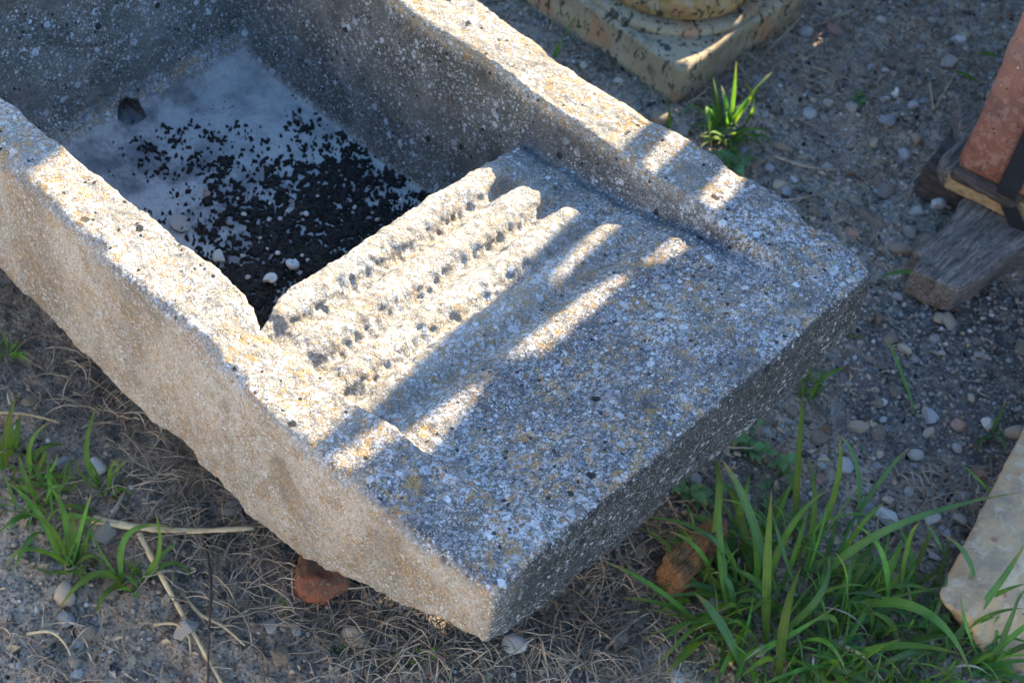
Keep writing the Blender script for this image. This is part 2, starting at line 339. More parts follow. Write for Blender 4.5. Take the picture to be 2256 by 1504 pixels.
def ztop(x, y):
    P = np.c_[x, y, np.zeros_like(x)]
    rim = .400+.0022*fbm(P+3, 14, 3)-.010*ss(y, .20, .27)*ss(y, .42, .375)*ss(x, .16, .10)-.004*ss(y, .6, .9)
    il, ir = inner_left(y)+.004*fbm(P+40, 25, 3), inner_right(y)+.003*fbm(P+50, 25, 3)
    # washboard
    base = lerp_tab(y, CREST)
    prof = np.zeros_like(x)
    yy = y+.004*fbm(P+60, 9, 2)+.0015*fbm(P+66, 45, 2)-.010*(x-.27)*ss(y, .1, .3)
    for i in range(len(GD)):
        a, b = CY[i], CY[i+1]; t = np.clip((yy-a)/(b-a), 0, 1); prof += GD[i]*((.5-.5*np.cos(2*np.pi*t))**2.3)
    # open flat border beyond the ridge ends
    border = ss(x, .435+.16*(y*0+.43-y)*.6, .475+.16*(.43-y)*.6)
    prof = prof*(1-.75*border)+.008*border*ss(y, .12, .35)
    prof += .006*ss(x, .115, .09)*ss(y, .22, .30)
    crease = .0065*np.exp(-((x-ir+.012)/.009)**2)*ss(y, .06, .16)
    wb = base-prof-crease+.0012*fbm(P+70, 60, 3)
    # basin bowl: normalised distance from each wall
    dl, dr, db = (x-il)/.022, (ir-x)/.026, (.985+.004*fbm(P+80, 20, 2)-y)/.080
    lip = .437+.004*fbm(P+90, 22, 3)-.022*ss(x, .14, .08)
    df = (y-lip)/.014
    def smin(a, b, k=.9):
        h = np.clip(.5+.5*(b-a)/k, 0, 1); return b*(1-h)+a*h-k*h*(1-h)
    d = smin(smin(dl, dr), smin(db, df, .3)); dw = smin(smin(dl, dr), db)
    floor = .168+.0025*fbm(P+100, 12, 3)+.010*ss(y, .62, .9)*0
    def wall(d, hi, lo, cr=.12):
        t = np.clip(d, 0, 1.6); k = 1-t; k = np.where(t > .8, .2*np.clip((1.6-t)/.8, 0, 1)**2.2, k)
        return lo+(hi-lo)*k
    zb = wall(d, np.where(y < lip+.02, np.minimum(rim, wb), rim), floor)
    # washboard recess with side walls
    zr = np.where(y < lip, wb, 0)
    swl, swr = ss(x, il-.003, il+.013), ss(ir-x, -.004, .007)
    rec = rim+(np.minimum(wb, rim)-rim)*swl*swr*ss(y, .035, .09)
    z = np.where(y < lip, rec, np.minimum(zb, rim))
    # beside the lip the side walls of basin and recess meet
    zside = wall(dw, rim, floor); z = np.where((y >= lip), np.minimum(rim, np.maximum(zside, np.where(df < 1.6, wall(df, rec, floor), 0))), z)
    # rounded lip edge
    e_ = np.clip(1-np.abs(y-lip)/.012, 0, 1)*(y < lip)*swl*swr; z = z-.005*e_**2
    # rounding and chips of outer arrises
    xl, xr = lerp_tab(y, XL), lerp_tab(y, XR)
    r = .011+.006*fbm(P+110, 18, 3); r = np.maximum(r, .004)
    for dd in (x-xl, xr-x, y, 1.09-y):
        q = np.clip(1-dd/r, 0, 1); z = z-r*.8*(1-np.sqrt(np.maximum(0, 1-q*q)))
    for (cx_, cy_, rr, dp) in ((-.01, .575, .020, .014), (-.012, .46, .018, .011), (-.012, .40, .022, .015), (-.012, .355, .02, .013), (-.012, .18, .02, .008), (.0, .74, .02, .01), (.62, .10, .02, .010), (.61, .33, .018, .008), (.615, .20, .02, .007), (.60, .47, .018, .008)):
        q = np.hypot(x-cx_, (y-cy_)*.8)/rr; z = z-dp*np.clip(1-q, 0, 1)
    return z
def zbot(x, y):
    P = np.c_[x, y, np.zeros_like(x)]
    L = lerp_tab(y, [(-1, .285), (.0, .283), (.05, .280), (.145, .255), (.24, .20), (.30, .186), (.45, .186), (2, .185)])
    ex = np.minimum(x, .61-x)
    L = L+.024*ss(ex, .06, 0)*ss(y, .12, 0)
    deep = ss(ex, .0, .14)*ss(y, .37, .50)*ss(1.09-y, 0, .13)
    under = ss(x, .01, .08)*ss(y, .05, .12)*ss(y, .42, .35)
    z = L*(1-deep)-.015*deep
    z = z*(1-under)+np.minimum(.318, np.maximum(z, .20+.45*(x-.18)))*under
    return z+.008*fbm(P+200, 14, 3)
def dens(lo, hi, fine):
    v = []; x = lo
    while x < hi-1e-9:
        v.append(x); s = .006
        for a, b in fine:
            if a <= x < b: s = .0022
        x += s
    v.append(hi); return np.array(v)
u = dens(0, .6, [(0, .02), (.05, .09), (.49, .54), (.58, .6)])
v = dens(0, 1.09, [(0, .02), (.41, .462), (1.07, 1.09)])
U, Vv = np.meshgrid(u, v, indexing='ij')
Yf = Vv.ravel().copy(); Uf = U.ravel()
xl, xr = lerp_tab(Yf, XL), lerp_tab(Yf, XR)
zz0 = Yf*0; xl = xl+.0030*vnoise(np.c_[Yf*22, zz0+.3, zz0])+.0007*vnoise(np.c_[Yf*70, zz0+4.3, zz0]); xr = xr+.0026*vnoise(np.c_[Yf*26, zz0+9.3, zz0])+.0007*vnoise(np.c_[Yf*80, zz0+2.3, zz0])
Xf = np.where(Uf < .05, xl+(.05-xl)*Uf/.05, np.where(Uf > .5, .5+(xr-.5)*(Uf-.5)/.1, Uf))
yn = .003*fbm(np.c_[Xf, Xf*0, Xf*0], 20, 3); Yf = Yf+yn*ss(.05-Yf, 0, .05)
nu, nv = U.shape; nn = nu*nv
Zt, Zb = ztop(Xf, Yf), zbot(Xf, Yf)
Vt = [np.c_[Xf, Yf, Zt], np.c_[Xf, Yf, Zb]]
ti = np.arange(nn).reshape(nu, nv); bi = ti+nn
qt = np.stack([ti[:-1, :-1], ti[1:, :-1], ti[1:, 1:], ti[:-1, 1:]], -1).reshape(-1, 4)
qb = np.stack([bi[:-1, :-1], bi[:-1, 1:], bi[1:, 1:], bi[1:, :-1]], -1).reshape(-1, 4)
ring = list(ti[:, 0])+list(ti[-1, 1:])+list(ti[-2::-1, -1])+list(ti[0, -2:0:-1])
ring = np.array(ring); K = 14; rows = [ring]; off = 2*nn
for k in range(1, K):
    t = k/K; a_, b_ = Vt[0][ring], Vt[1][ring]; p = a_*(1-t)+b_*t
    Vt.append(p); rows.append(off+np.arange(len(ring))); off += len(ring)
rows.append(ring+nn); qs = []
for k in range(K):
    a_, b_ = rows[k], rows[k+1]; qs.append(np.stack([a_, b_, np.roll(b_, -1), np.roll(a_, -1)], -1))
low = npmesh('low', np.concatenate(Vt), np.concatenate([qt, qb]+qs)); lowo = link('low', low)
# drain hole bored through the far wall of the basin
bm = bmesh.new(); bmesh.ops.create_cone(bm, cap_ends=True, segments=20, radius1=.0185, radius2=.017, depth=.135)
bmesh.ops.rotate(bm, verts=bm.verts, matrix=Matrix.Rotation(math.radians(90), 3, 'X'))
for q in bm.verts: q.co = Vector((q.co.x*1.1, q.co.y, q.co.z))+Vector((.286, .955, .181))+Vector((vnoise([[q.co.x*60, q.co.z*60, 1.]])[0]*.004, 0, 0))
hm = bpy.data.meshes.new('hole'); bm.to_mesh(hm); bm.free(); ho = link('hole', hm)
mb = lowo.modifiers.new('b', 'BOOLEAN'); mb.object = ho; mb.operation = 'DIFFERENCE'; mb.solver = 'FAST' if 'FAST' in [i.identifier for i in mb.bl_rna.properties['solver'].enum_items] else 'EXACT'
rm = lowo.modifiers.new('r', 'REMESH'); rm.mode = 'VOXEL'; rm.voxel_size = .0027; rm.use_smooth_shade = True
bpy.context.view_layer.update(); dg = bpy.context.evaluated_depsgraph_get()
tm = bpy.data.meshes.new_from_object(lowo.evaluated_get(dg))
for o_ in (lowo, ho): bpy.data.objects.remove(o_)
nV = len(tm.vertices); co = np.empty(nV*3, np.float32); tm.vertices.foreach_get('co', co); co = co.reshape(-1, 3).astype(float)
no = np.empty(nV*3, np.float32); tm.vertices.foreach_get('normal', no); no = no.reshape(-1, 3).astype(float)
x, y, z = co.T
il, ir = inner_left(y), inner_right(y)
inside = ss(x, il-.004, il+.006)*ss(ir-x, -.004, .006)
floor = inside*ss(y, .44, .455)*ss(z, .196, .182)*ss(no[:, 2], .45, .8)*ss(.96-y, 0, .03)
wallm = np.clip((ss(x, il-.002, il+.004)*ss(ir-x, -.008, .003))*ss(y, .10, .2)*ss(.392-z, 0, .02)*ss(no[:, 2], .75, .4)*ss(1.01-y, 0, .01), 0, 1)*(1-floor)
wbm = inside*ss(.445-y, 0, .01)*ss(y, .03, .08)
disp = .0016*fbm(co, 28, 2)+.0014*fbm(co+5, 90, 2)+.0008*fbm(co+11, 210, 1)
sidez = ss(np.abs(no[:, 2]), .6, .2); disp += sidez*(1-inside)*(.004*fbm(co+31, 13, 3)+.0010*fbm(co+37, 60, 2))
disp *= (1-.75*floor)
# chiselled pits that line the grooves, and scattered ones
pit = np.zeros(nV); prg = random.Random(5)
GYc = [.396, .338, .284, .228]
pl = []
for gi, gyc in enumerate(GYc):
    xx = .125
    while xx < .43+.02*gi:
        pl.append((xx, gyc+prg.uniform(-.006, .006), prg.choice((.0028, .0032, .0038, .0048)), prg.uniform(.0015, .0046)*(.9, 1, .6, .3)[gi])); xx += prg.choice((.005, .006, .008, .014))*prg.uniform(.8, 1.3)
for k in range(60): pl.append((prg.uniform(.1, .43), prg.uniform(.24, .43), prg.uniform(.0025, .005), prg.uniform(.0005, .0022)))
for k in range(160): pl.append((prg.uniform(.0, .6), prg.uniform(.0, .43), prg.uniform(.003, .006), prg.uniform(.001, .003)))
up = no[:, 2] > .3; jx, jy = vnoise(co*170), vnoise(co*170+40)
for (px_, py_, pr_, dp_) in pl:
    m_ = up & (np.abs(x-px_) < pr_*2.2) & (np.abs(y-py_) < pr_*2.2)
    q = ((x[m_]-px_+.0025*jx[m_])**2+(y[m_]-py_+.0025*jy[m_])**2)/(pr_**2); pit[m_] = np.maximum(pit[m_], dp_*np.exp(-q))
rough = wbm*ss(y, .20, .30)*ss(.44-y, -.01, .01)*ss(.46-x, 0, .05)
disp -= pit*ss(x, .05, .08); disp += rough*.0013*fbm(co+61, 110, 3)
co2 = co+no*disp[:, None]; tm.vertices.foreach_set('co', co2.astype(np.float32).ravel()); tm.update()
def attr(me, name, val):
    a_ = me.attributes.new(name, 'FLOAT', 'POINT'); a_.data.foreach_set('value', np.asarray(val, np.float32))
nzz = .25*fbm(co, 30, 3)
attr(tm, 'm_left', ss(-no[:, 0]+nzz*.6, .35, .75)*ss(.04-x, 0, .02)*ss(z, .41, .375))
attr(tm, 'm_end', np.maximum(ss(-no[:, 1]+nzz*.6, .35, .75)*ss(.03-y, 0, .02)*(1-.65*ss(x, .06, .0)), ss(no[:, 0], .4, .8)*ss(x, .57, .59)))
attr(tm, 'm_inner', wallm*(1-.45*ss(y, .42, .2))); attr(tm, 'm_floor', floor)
attr(tm, 'm_fresh', wbm*ss(y+.02*nzz, .17, .31)*ss(.52-x, 0, .10))
attr(tm, 'm_cream', ss(y+.05*nzz, .13, .34)*(1-floor)*(1-wallm))
attr(tm, 'm_channel', wbm*np.maximum(np.exp(-((x-ir+.016)/.020)**2), .8*ss(x+.02*nzz, .43, .49)*ss(y, .2, .32))*ss(y, .07, .15))  # right wall's shade painted into the stone colour, with less crust
attr(tm, 'm_pink', floor*ss(x+.02*nzz, .478, .505)*ss(y, .9, .7))
attr(tm, 'm_pale', floor*ss(x*.7-(y-.5)*.35+.12*nzz, .10, .24))
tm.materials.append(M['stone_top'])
trough = empty('stone_trough', (0, 0, 0)); tag(trough, 'old grey lichen-covered stone wash trough with a hollow basin and ribbed scrubbing board', 'stone trough')
trough.location = (0.3, 0.5, 0)
# split the carved scrubbing board from the body along its creases
np_ = len(tm.polygons); cen = np.empty(np_*3, np.float32); tm.polygons.foreach_get('center', cen); cen = cen.reshape(-1, 3)
vi = np.empty(len(tm.loops), np.int32); tm.loops.foreach_get('vertex_index', vi); ls = np.empty(np_, np.int32); tm.polygons.foreach_get('loop_total', ls)
assert (ls == 4).all(); vi = vi.reshape(-1, 4)
cl, cr = inner_left(cen[:, 1])+.010, inner_right(cen[:, 1])-.004
sel = (cen[:, 0] > cl) & (cen[:, 0] < cr) & (cen[:, 1] > .055) & (cen[:, 1] < .450) & (cen[:, 2] > .325)
names = ['m_channel', 'm_cream', 'm_left', 'm_end', 'm_inner', 'm_floor', 'm_fresh', 'm_pink', 'm_pale']
full_n = np.empty(nV*3, np.float32); tm.vertices.foreach_get('normal', full_n); full_n = full_n.reshape(-1, 3)
vals = {}
for k in names:
    b_ = np.empty(nV, np.float32); tm.attributes[k].data.foreach_get('value', b_); vals[k] = b_
def sub(name, mask):
    q = vi[mask]; used, inv = np.unique(q, return_inverse=True)
    me = npmesh(name, co2[used]-np.array([.3, .5, 0]), inv.reshape(-1, 4), M['stone_top'])
    for k in names: attr(me, k, vals[k][used])
    me.normals_split_custom_set_from_vertices([tuple(n_) for n_ in full_n[used]])
    return link(name, me, trough)
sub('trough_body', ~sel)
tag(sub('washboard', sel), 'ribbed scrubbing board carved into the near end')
bpy.data.meshes.remove(tm)

# black crumbly soil lying in the basin
ctl = [((600, 560), 1.1), ((700, 430), .75), ((760, 385), .8), ((800, 480), 1.1), ((650, 520), 1.1), ((580, 620), 1.2), ((700, 600), 1.2), ((870, 470), .7), ((560, 660), 1.2), ((640, 720), 1.2),
       ((450, 430), .02), ((620, 400), .35), ((900, 430), .2), ((830, 410), .3), ((690, 335), .05), ((760, 330), .2), ((540, 470), .45), ((500, 520), .5), ((810, 350), .15), ((440, 520), .1),
       ((430, 300), -.15), ((345, 335), 0.05), ((500, 400), .05), ((400, 400), -.1), ((560, 330), -.3), ((940, 400), -.2), ((860, 345), -.6), ((640, 300), -.5), ((400, 350), -.5),
       ((300, 250), -1.5), ((400, 230), -1.5), ((600, 200), -1.5), ((250, 420), -1.5), ((330, 500), -1.2), ((470, 260), -1.2), ((880, 320), -1.4), ((560, 160), -1.5), ((330, 430), -1.3), ((780, 270), -1.4), ((980, 405), -.8), ((350, 240), -1.4), ((400, 500), -.8)]
cp = np.array([[*at(p, .168)[:2], b_] for p, b_ in ctl])
sx_, sy_ = np.arange(.10, .505,   .0014), np.arange(.445, .93,   .0014)
SX, SY = np.meshgrid(sx_, sy_, indexing='ij'); SP = np.c_[SX.ravel(), SY.ravel(), np.zeros(SX.size)]
wsum = np.zeros(len(SP)); bsum = np.zeros(len(SP))
for cx_, cy_, b_ in cp:
    q = 1/((SP[:, 0]-cx_)**2+(SP[:, 1]-cy_)**2+.0003)**1.6; wsum += q; bsum += q*b_
bias = bsum/wsum
hgt = bias*.54+.36*vnoise(SP*52)+.46*vnoise(SP*150+7)+.62*vnoise(SP*340+3)-.20
hz = np.clip(hgt, -.2, .25)*.011+.0022*np.clip(hgt, 0, 1)*vnoise(SP*320)+.0012*vnoise(SP*600)
keep = hgt > 0
fz = .168+.0025*fbm(np.c_[SP[:, 0], SP[:, 1], SP[:, 2]]+100, 12, 3)+.0012
ii = np.arange(len(SP)).reshape(SX.shape)
q = np.stack([ii[:-1, :-1], ii[1:, :-1], ii[1:, 1:], ii[:-1, 1:]], -1).reshape(-1, 4); q = q[keep[q].sum(1) >= 1]
used, inv = np.unique(q, return_inverse=True)
SV = np.c_[SP[used, 0]+.0007*vnoise(SP[used]*700), SP[used, 1]+.0007*vnoise(SP[used]*700+9), np.where(keep[used], fz[used]+.0012+hz[used], fz[used]-.003)]
tag(link('black_soil', npmesh('black_soil', SV, inv.reshape(-1, 4), M['soil'])), 'crumbs of black soil dried onto the pale floor of the basin', 'soil', kind='stuff')

# ------------------------------------------------------------------ stones
def rock_mesh(name, seed, mat, sub_=2, ang=.35, flat=.6):
    bm = bmesh.new(); bmesh.ops.create_icosphere(bm, subdivisions=sub_, radius=1)
    r = random.Random(seed); planes = [(Vector((r.gauss(0, 1), r.gauss(0, 1), r.gauss(0, 1))).normalized(), r.uniform(.5, .82)) for _ in range(12)]
    for q in bm.verts:
        p = q.co.copy()
        for n_, d_ in planes:
            k = p.dot(n_)
            if k > d_: p -= n_*(k-d_)*(.5+ang)
        p *= 1+.10*mn.noise(p*2.1+Vector((seed, 0, 0))); q.co = Vector((p.x, p.y*.8, p.z*flat))
    me = bpy.data.meshes.new(name); bm.to_mesh(me); bm.free(); me.materials.append(mat)
    me.polygons.foreach_set('use_smooth', [ang < .3]*len(me.polygons)); return me
PM = {k: [rock_mesh('pebble', i*7+h, M[k], 2, (.2 if i == 1 else .5), random.Random(i+h).uniform(.5, .8)) for i in range(4)] for h, k in enumerate(('pebble_grey', 'pebble_tan', 'pebble_blue', 'pebble_pale', 'pebble_red'))}
def put_rock(name, p, size, kind, label=None, cat='stone', group=None, z=None, rz=None, sq=1, var=None):
    me = PM[kind][random.randrange(4) if var is None else var]; o = link(name, me)
    px, py = p[0], p[1]; zz = gh(px, py) if z is None else z
    o.location = (px, py, zz+size*.17*sq); o.scale = (size*.64, size*.64, size*.6*sq)
    o.rotation_euler = (random.uniform(-.25, .25), random.uniform(-.25, .25), random.uniform(0, 6.3) if rz is None else rz)
    tag(o, label, cat, group); return o
notable = [((1785, 245), 30, 'pebble_pale', 'white knobbly stone left of the broken snail shell'), ((1685, 253), 24, 'pebble_grey', 'smooth oval grey pebble right of the sunlit grass tuft'),
 ((1731, 240), 15, 'pebble_tan', 'small round tan pebble just right of the smooth oval one'), ((1952, 280), 40, 'pebble_blue', 'flat slate-grey stone below the broken snail shell'),
 ((2031, 228), 20, 'pebble_blue', 'thin bluish flat pebble right of the broken snail shell'), ((2025, 458), 38, 'pebble_grey', 'angular grey stone beside the weathered board end'),
 ((1770, 395), 22, 'pebble_tan', 'pinkish pebble on the dirt right of the trough rim'), ((1888, 945), 34, 'pebble_tan', 'faceted tan stone above the large grass tuft'),
 ((2048, 948), 26, 'pebble_tan', 'tan wedge-shaped stone among gravel near the buff slab'), ((2110, 940), 28, 'pebble_red', 'brown brick-like chip near the buff slab'),
 ((2175, 937), 26, 'pebble_pale', 'pale elongated stone next to the buff slab'), ((2072, 698), 28, 'pebble_tan', 'buff stone on dark gravel under the board end'),
 ((2062, 745), 26, 'pebble_grey', 'grey stone just below the buff one on dark gravel'), ((1917, 786), 20, 'pebble_red', 'small flat reddish stone off the trough corner'),
 ((1410, 1218), 22, 'pebble_tan', 'tan pebble between the brown wood chunk and the trough'), ((1362, 1412), 30, 'pebble_grey', 'grey stone with a twig across it below the trough corner'),
 ((780, 1414), 34, 'pebble_tan', 'rounded tan stone lit by sun under the near trough corner'), ((812, 1490), 22, 'pebble_tan', 'tan pebble at the bottom of the picture below the rounded stone'),
 ((600, 1382), 26, 'pebble_grey', 'light grey stone below the rusty red stone'), ((366, 1326), 20, 'pebble_pale', 'pale chip in front of the left grass'),
 ((172, 1412), 22, 'pebble_blue', 'bluish flat chip at lower left'), ((512, 1130), 34, 'pebble_grey', 'grey angular stone in the straw under the trough side'),
 ((130, 1305), 34, 'pebble_grey', 'broad grey stone behind the long left grass blades'), ((1950, 155), 20, 'pebble_pale', 'pale round pebble on bare dirt near the top'),
 ((1725, 165), 24, 'pebble_blue', 'blue-grey pebble between column base and bare dirt'), ((1840, 68), 34, 'pebble_red', 'flat terracotta shard near the top of the picture'),
 ((1750, 395), 20, 'pebble_pale', 'pale stone beside the pinkish pebble'), ((2110, 985), 24, 'pebble_grey', 'grey stone above the crossing grass blades by the slab'),
 ((1860, 1035), 34, 'pebble_pale', 'pale stone seen between grass blades above the tuft'), ((1806, 1057), 24, 'pebble_red', 'pinkish stone among weeds above the tuft'),
 ((1640, 1100), 20, 'pebble_tan', 'tan stone among small weeds'), ((1495, 1490), 30, 'pebble_pale', 'pale stone at the bottom edge left of the grass'), ((655, 1395), 20, 'pebble_blue', 'small bluish pebble below the rusty red stone')]
for p, s_, k, lab in notable:
    q = at(p, .0); put_rock('stone', q, s_*.00062*1.25, k, lab, 'stone', None, var=None, sq=.8)
def hidden(x, y): return -.02 < x < .63 and .12 < y < 1.1
def in_view(x, y, m=40):
    r = RW.T @ (np.array([x, y, 0])-CAMP); return -m < PX0+FPX*r[0]/-r[2] < 2256+m and -m < PY0-FPX*r[1]/-r[2] < 1504+m
pr_ = random.Random(21); cnt = 0
while cnt < 270:
    x_, y_ = pr_.uniform(-.35, 1.75), pr_.uniform(-.5, 1.0)
    if hidden(x_, y_) or not in_view(x_, y_, -8) or (1.03 < x_ and y_ > .54): continue
    if x_ < .4 and pr_.random() < .5: continue
    s_ = .009+.024*pr_.random()**2
    k = pr_.choice(['pebble_grey']*7+['pebble_tan']*6+['pebble_blue']*3+['pebble_pale']*2+['pebble_red'])
    put_rock('pebble', (x_, y_), s_, k, '%s pebble scattered on %s' % ({'pebble_grey': 'small grey', 'pebble_tan': 'small tan', 'pebble_blue': 'small bluish', 'pebble_pale': 'small pale', 'pebble_red': 'small reddish'}[k], 'the dirt left of the trough' if x_ < -.02 else 'the dirt beyond the trough rim near the column base' if y_ > .25 else 'the ground between the trough and the pallet' if y_ > -.05 and x_ > .6 else 'the ground below the trough end face' if x_ < .62 else 'the dark gravel by the buff slab'), 'pebble', 'pebbles scattered on the dirt'); cnt += 1
CL = [rock_mesh('clod', 90+i, M['dirt'], 2, .5, .6) for i in range(5)]
for k in range(130):
    while True:
        x_, y_ = pr_.uniform(-.3, 1.7), pr_.uniform(-.5, 1.0)
        if not hidden(x_, y_) and in_view(x_, y_, 0) and not (1.03 < x_ and y_ > .54) and (x_ > .6 or pr_.random() < .6): break
    s_ = pr_.uniform(.012, .034); o = link('clod', CL[k % 5]); o.location = (x_, y_, gh(x_, y_)+.001); o.scale = (s_*.65, s_*.65, s_*.5); o.rotation_euler = (pr_.uniform(-.3, .3), pr_.uniform(-.3, .3), pr_.uniform(0, 6.3))
    tag(o, 'crumbly clod of dry earth on %s' % ('the dirt left of the trough' if x_ < -.02 else 'the dirt beyond the trough rim' if y_ > .25 else 'the ground between the trough end and the pallet' if x_ > .62 else 'the ground below the trough end face'), 'clod', 'clods of dry earth')
# gravel too small to count
bmr = [rock_mesh('g', 50+i, M['pebble_grey'], 1, .4, .7) for i in range(5)]
tv = [np.array([v_.co[:] for v_ in m_.vertices]) for m_ in bmr]; tf = [np.array([p_.vertices[:] for p_ in m_.polygons]) for m_ in bmr]
GM = [M['pebble_grey'], M['pebble_tan'], M['pebble_blue'], M['pebble_pale'], M['soil']]
GV, GF, GMi, off = [], [], [], 0; gr = np.random.default_rng(8); pts = []
while len(pts) < 24000:
    x_, y_ = gr.uniform(-.4, 1.8), gr.uniform(-.5, 1.4)
    if (0 < x_ < .6 and .3 < y_ < 1.0): continue
    if gr.random() > .35+.65*max(0, min(1, (x_-.2)*1.3)): continue
    if not in_view(x_, y_): continue
    pts.append((x_, y_))
pts = np.array(pts); pz = gh_arr(pts)
for (x_, y_), z_ in zip(pts, pz):
    i = gr.integers(5); s_ = .0014+.0046*gr.random()**2.0; rz = gr.uniform(0, 6.3); c_, n_ = math.cos(rz), math.sin(rz)
    v_ = tv[i]*s_; v_ = np.c_[v_[:, 0]*c_-v_[:, 1]*n_+x_, v_[:, 0]*n_+v_[:, 1]*c_+y_, v_[:, 2]+z_+s_*.2]
    GV.append(v_); GF.append(tf[i]+off); off += len(v_); GMi += [gr.choice(5, p=[.40, .40, .11, .06, .03])]*len(tf[i])
GV = np.concatenate(GV); GF = np.concatenate(GF)
me = bpy.data.meshes.new('gravel'); me.vertices.add(len(GV)); me.vertices.foreach_set('co', GV.astype(np.float32).ravel())
me.loops.add(len(GF)*3); me.loops.foreach_set('vertex_index', GF.astype(np.int32).ravel()); me.polygons.add(len(GF))
me.polygons.foreach_set('loop_start', np.arange(0, len(GF)*3, 3, dtype=np.int32)); me.update(calc_edges=True)
for m_ in GM: me.materials.append(m_)
me.polygons.foreach_set('material_index', np.array(GMi, np.int32)); me.update()
tag(link('gravel', me), 'fine gravel and grit spread over the dirt', 'gravel', kind='stuff')

# stones lying in the basin
FZ = .1695
def basin_rock(p, s_, k, label, name='stone', sq=.5, grp=None, rz=None):
    q = at(p, FZ); return put_rock(name, (q.x, q.y), s_, k, label, 'stone', grp, z=FZ, sq=sq, rz=rz)
basin_rock((398, 490), .032, 'pebble_grey', 'flat grey stone on the basin floor beside the left wall', sq=.35, rz=.6)
basin_rock((482, 570), .020, 'pebble_pale', 'small cream stone at the left edge of the black soil', sq=.8)
basin_rock((592, 498), .009, 'pebble_red', 'tiny red brick crumb on the black soil in the basin')
basin_rock((626, 415), .016, 'pebble_blue', 'small grey chip at the upper edge of the black soil', sq=.5)
basin_rock((455, 428), .012, 'pebble_red', 'tiny reddish crumb left of the black soil')
basin_rock((656, 264), .012, 'pebble_grey', 'small dark pebble alone on the pale basin floor', sq=.8)
bw = random.Random(4)
for k in range(60):
    p = (bw.uniform(500, 900), bw.uniform(430, 660))
    if p[1] > 1010-p[0]*.62: continue
    q = at(p, FZ); put_rock('chip', (q.x, q.y), bw.uniform(.003, .008), bw.choice(['pebble_pale', 'pebble_pale', 'pebble_grey', 'pebble_blue']), 'tiny pale chip lying on the black soil in the basin', 'stone chip', 'pale chips on the black soil', z=FZ+.004)

# snail shells
def shell_mesh(seed=0, turns=2.9, tall=.55):
    V, F = [], []; nS, nT = 70, 12
    for i in range(nS+1):
        t = i/nS*turns*2*math.pi; gw = math.exp(.20*(t-turns*2*math.pi)); R = .52*gw; rr = .49*gw
        c = Vector((R*math.cos(t), R*math.sin(t), -tall*(gw-1)*1.1))
        for j in range(nT):
            a_ = j/nT*2*math.pi; d_ = Vector((math.cos(t), math.sin(t), 0))
            V.append(c+d_*(rr*math.cos(a_))+Vector((0, 0, rr*.92*math.sin(a_))))
    for i in range(nS):
        for j in range(nT):
            F.append((i*nT+j, i*nT+(j+1) % nT, (i+1)*nT+(j+1) % nT, (i+1)*nT+j))
    return mesh('snail_shell', V, F, M['shell'])
SHM = shell_mesh()
def shell(p, z, s_, rot, lab):
    q = at(p, z); o = link('snail_shell', SHM); o.location = (q.x, q.y, z+s_*.42); o.scale = (s_*.5,)*3; o.rotation_euler = rot
    tag(o, lab, 'snail shell'); return o
shell((638, 600), FZ, .029, (.3, .2, 1.0), 'larger white snail shell on the black soil by the ribbed board')
shell((601, 630), FZ, .025, (-.2, .5, 3.0), 'smaller white snail shell left of the larger one in the basin')
shell((1965, 214), gh(*at((1965, 214))[:2]), .028, (1.1, .3, .5), 'broken white snail shell on the bare dirt at upper right')

# ------------------------------------------------------------------ grass
def ribbon(name, B, Mi, T, wd, mat, parent, segs=12, fold=.25, wprof='blade', droop=0):
    B, Mi, T = Vector(B), Vector(Mi), Vector(T); C_ = Mi*2-(B+T)*.5
    V, F, UV = [], [], []
    tw = random.uniform(-.5, .5); tw2 = random.uniform(-.5, .5)
    for i in range(segs+1):
        t = i/segs; p = B*(1-t)**2+C_*2*t*(1-t)+T*t*t; d = ((C_-B)*(1-t)+(T-C_)*t).normalized()
        s_ = d.cross(Vector((0, 0, 1)));
        if s_.length < 1e-3: s_ = Vector((1, 0, 0))
        s_.normalize(); s_ = Matrix.Rotation(tw+(tw2-tw)*t, 3, d) @ s_; nn_ = s_.cross(d)
        if wprof == 'blade': k = min(1, .45+t*2.2)*(1-t**3.2)
        elif wprof == 'leaf': k = math.sin(math.pi*min(1, .04+t*.96)**.75)
        else: k = 1-.5*t
        h = wd*.5*k+.0002; f_ = fold*h
        V += [p-s_*h+nn_*f_, p, p+s_*h+nn_*f_]
    for i in range(segs):
        for j in (0, 1): F.append((i*3+j, i*3+j+1, (i+1)*3+j+1, (i+1)*3+j)); UV += [(j*.5, i/segs), (j*.5+.5, i/segs), (j*.5+.5, (i+1)/segs), (j*.5, (i+1)/segs)]
    o0 = parent.location if parent else Vector((0, 0, 0))
    me = mesh(name, [q-o0 for q in V], F, mat); uvl = me.uv_layers.new(name='UVMap'); uvl.data.foreach_set('uv', [c for u_ in UV for c in u_])
    return link(name, me, parent)
def g0(p): q = at(p, 0.0); return Vector((q.x, q.y, gh(q.x, q.y)-.002))
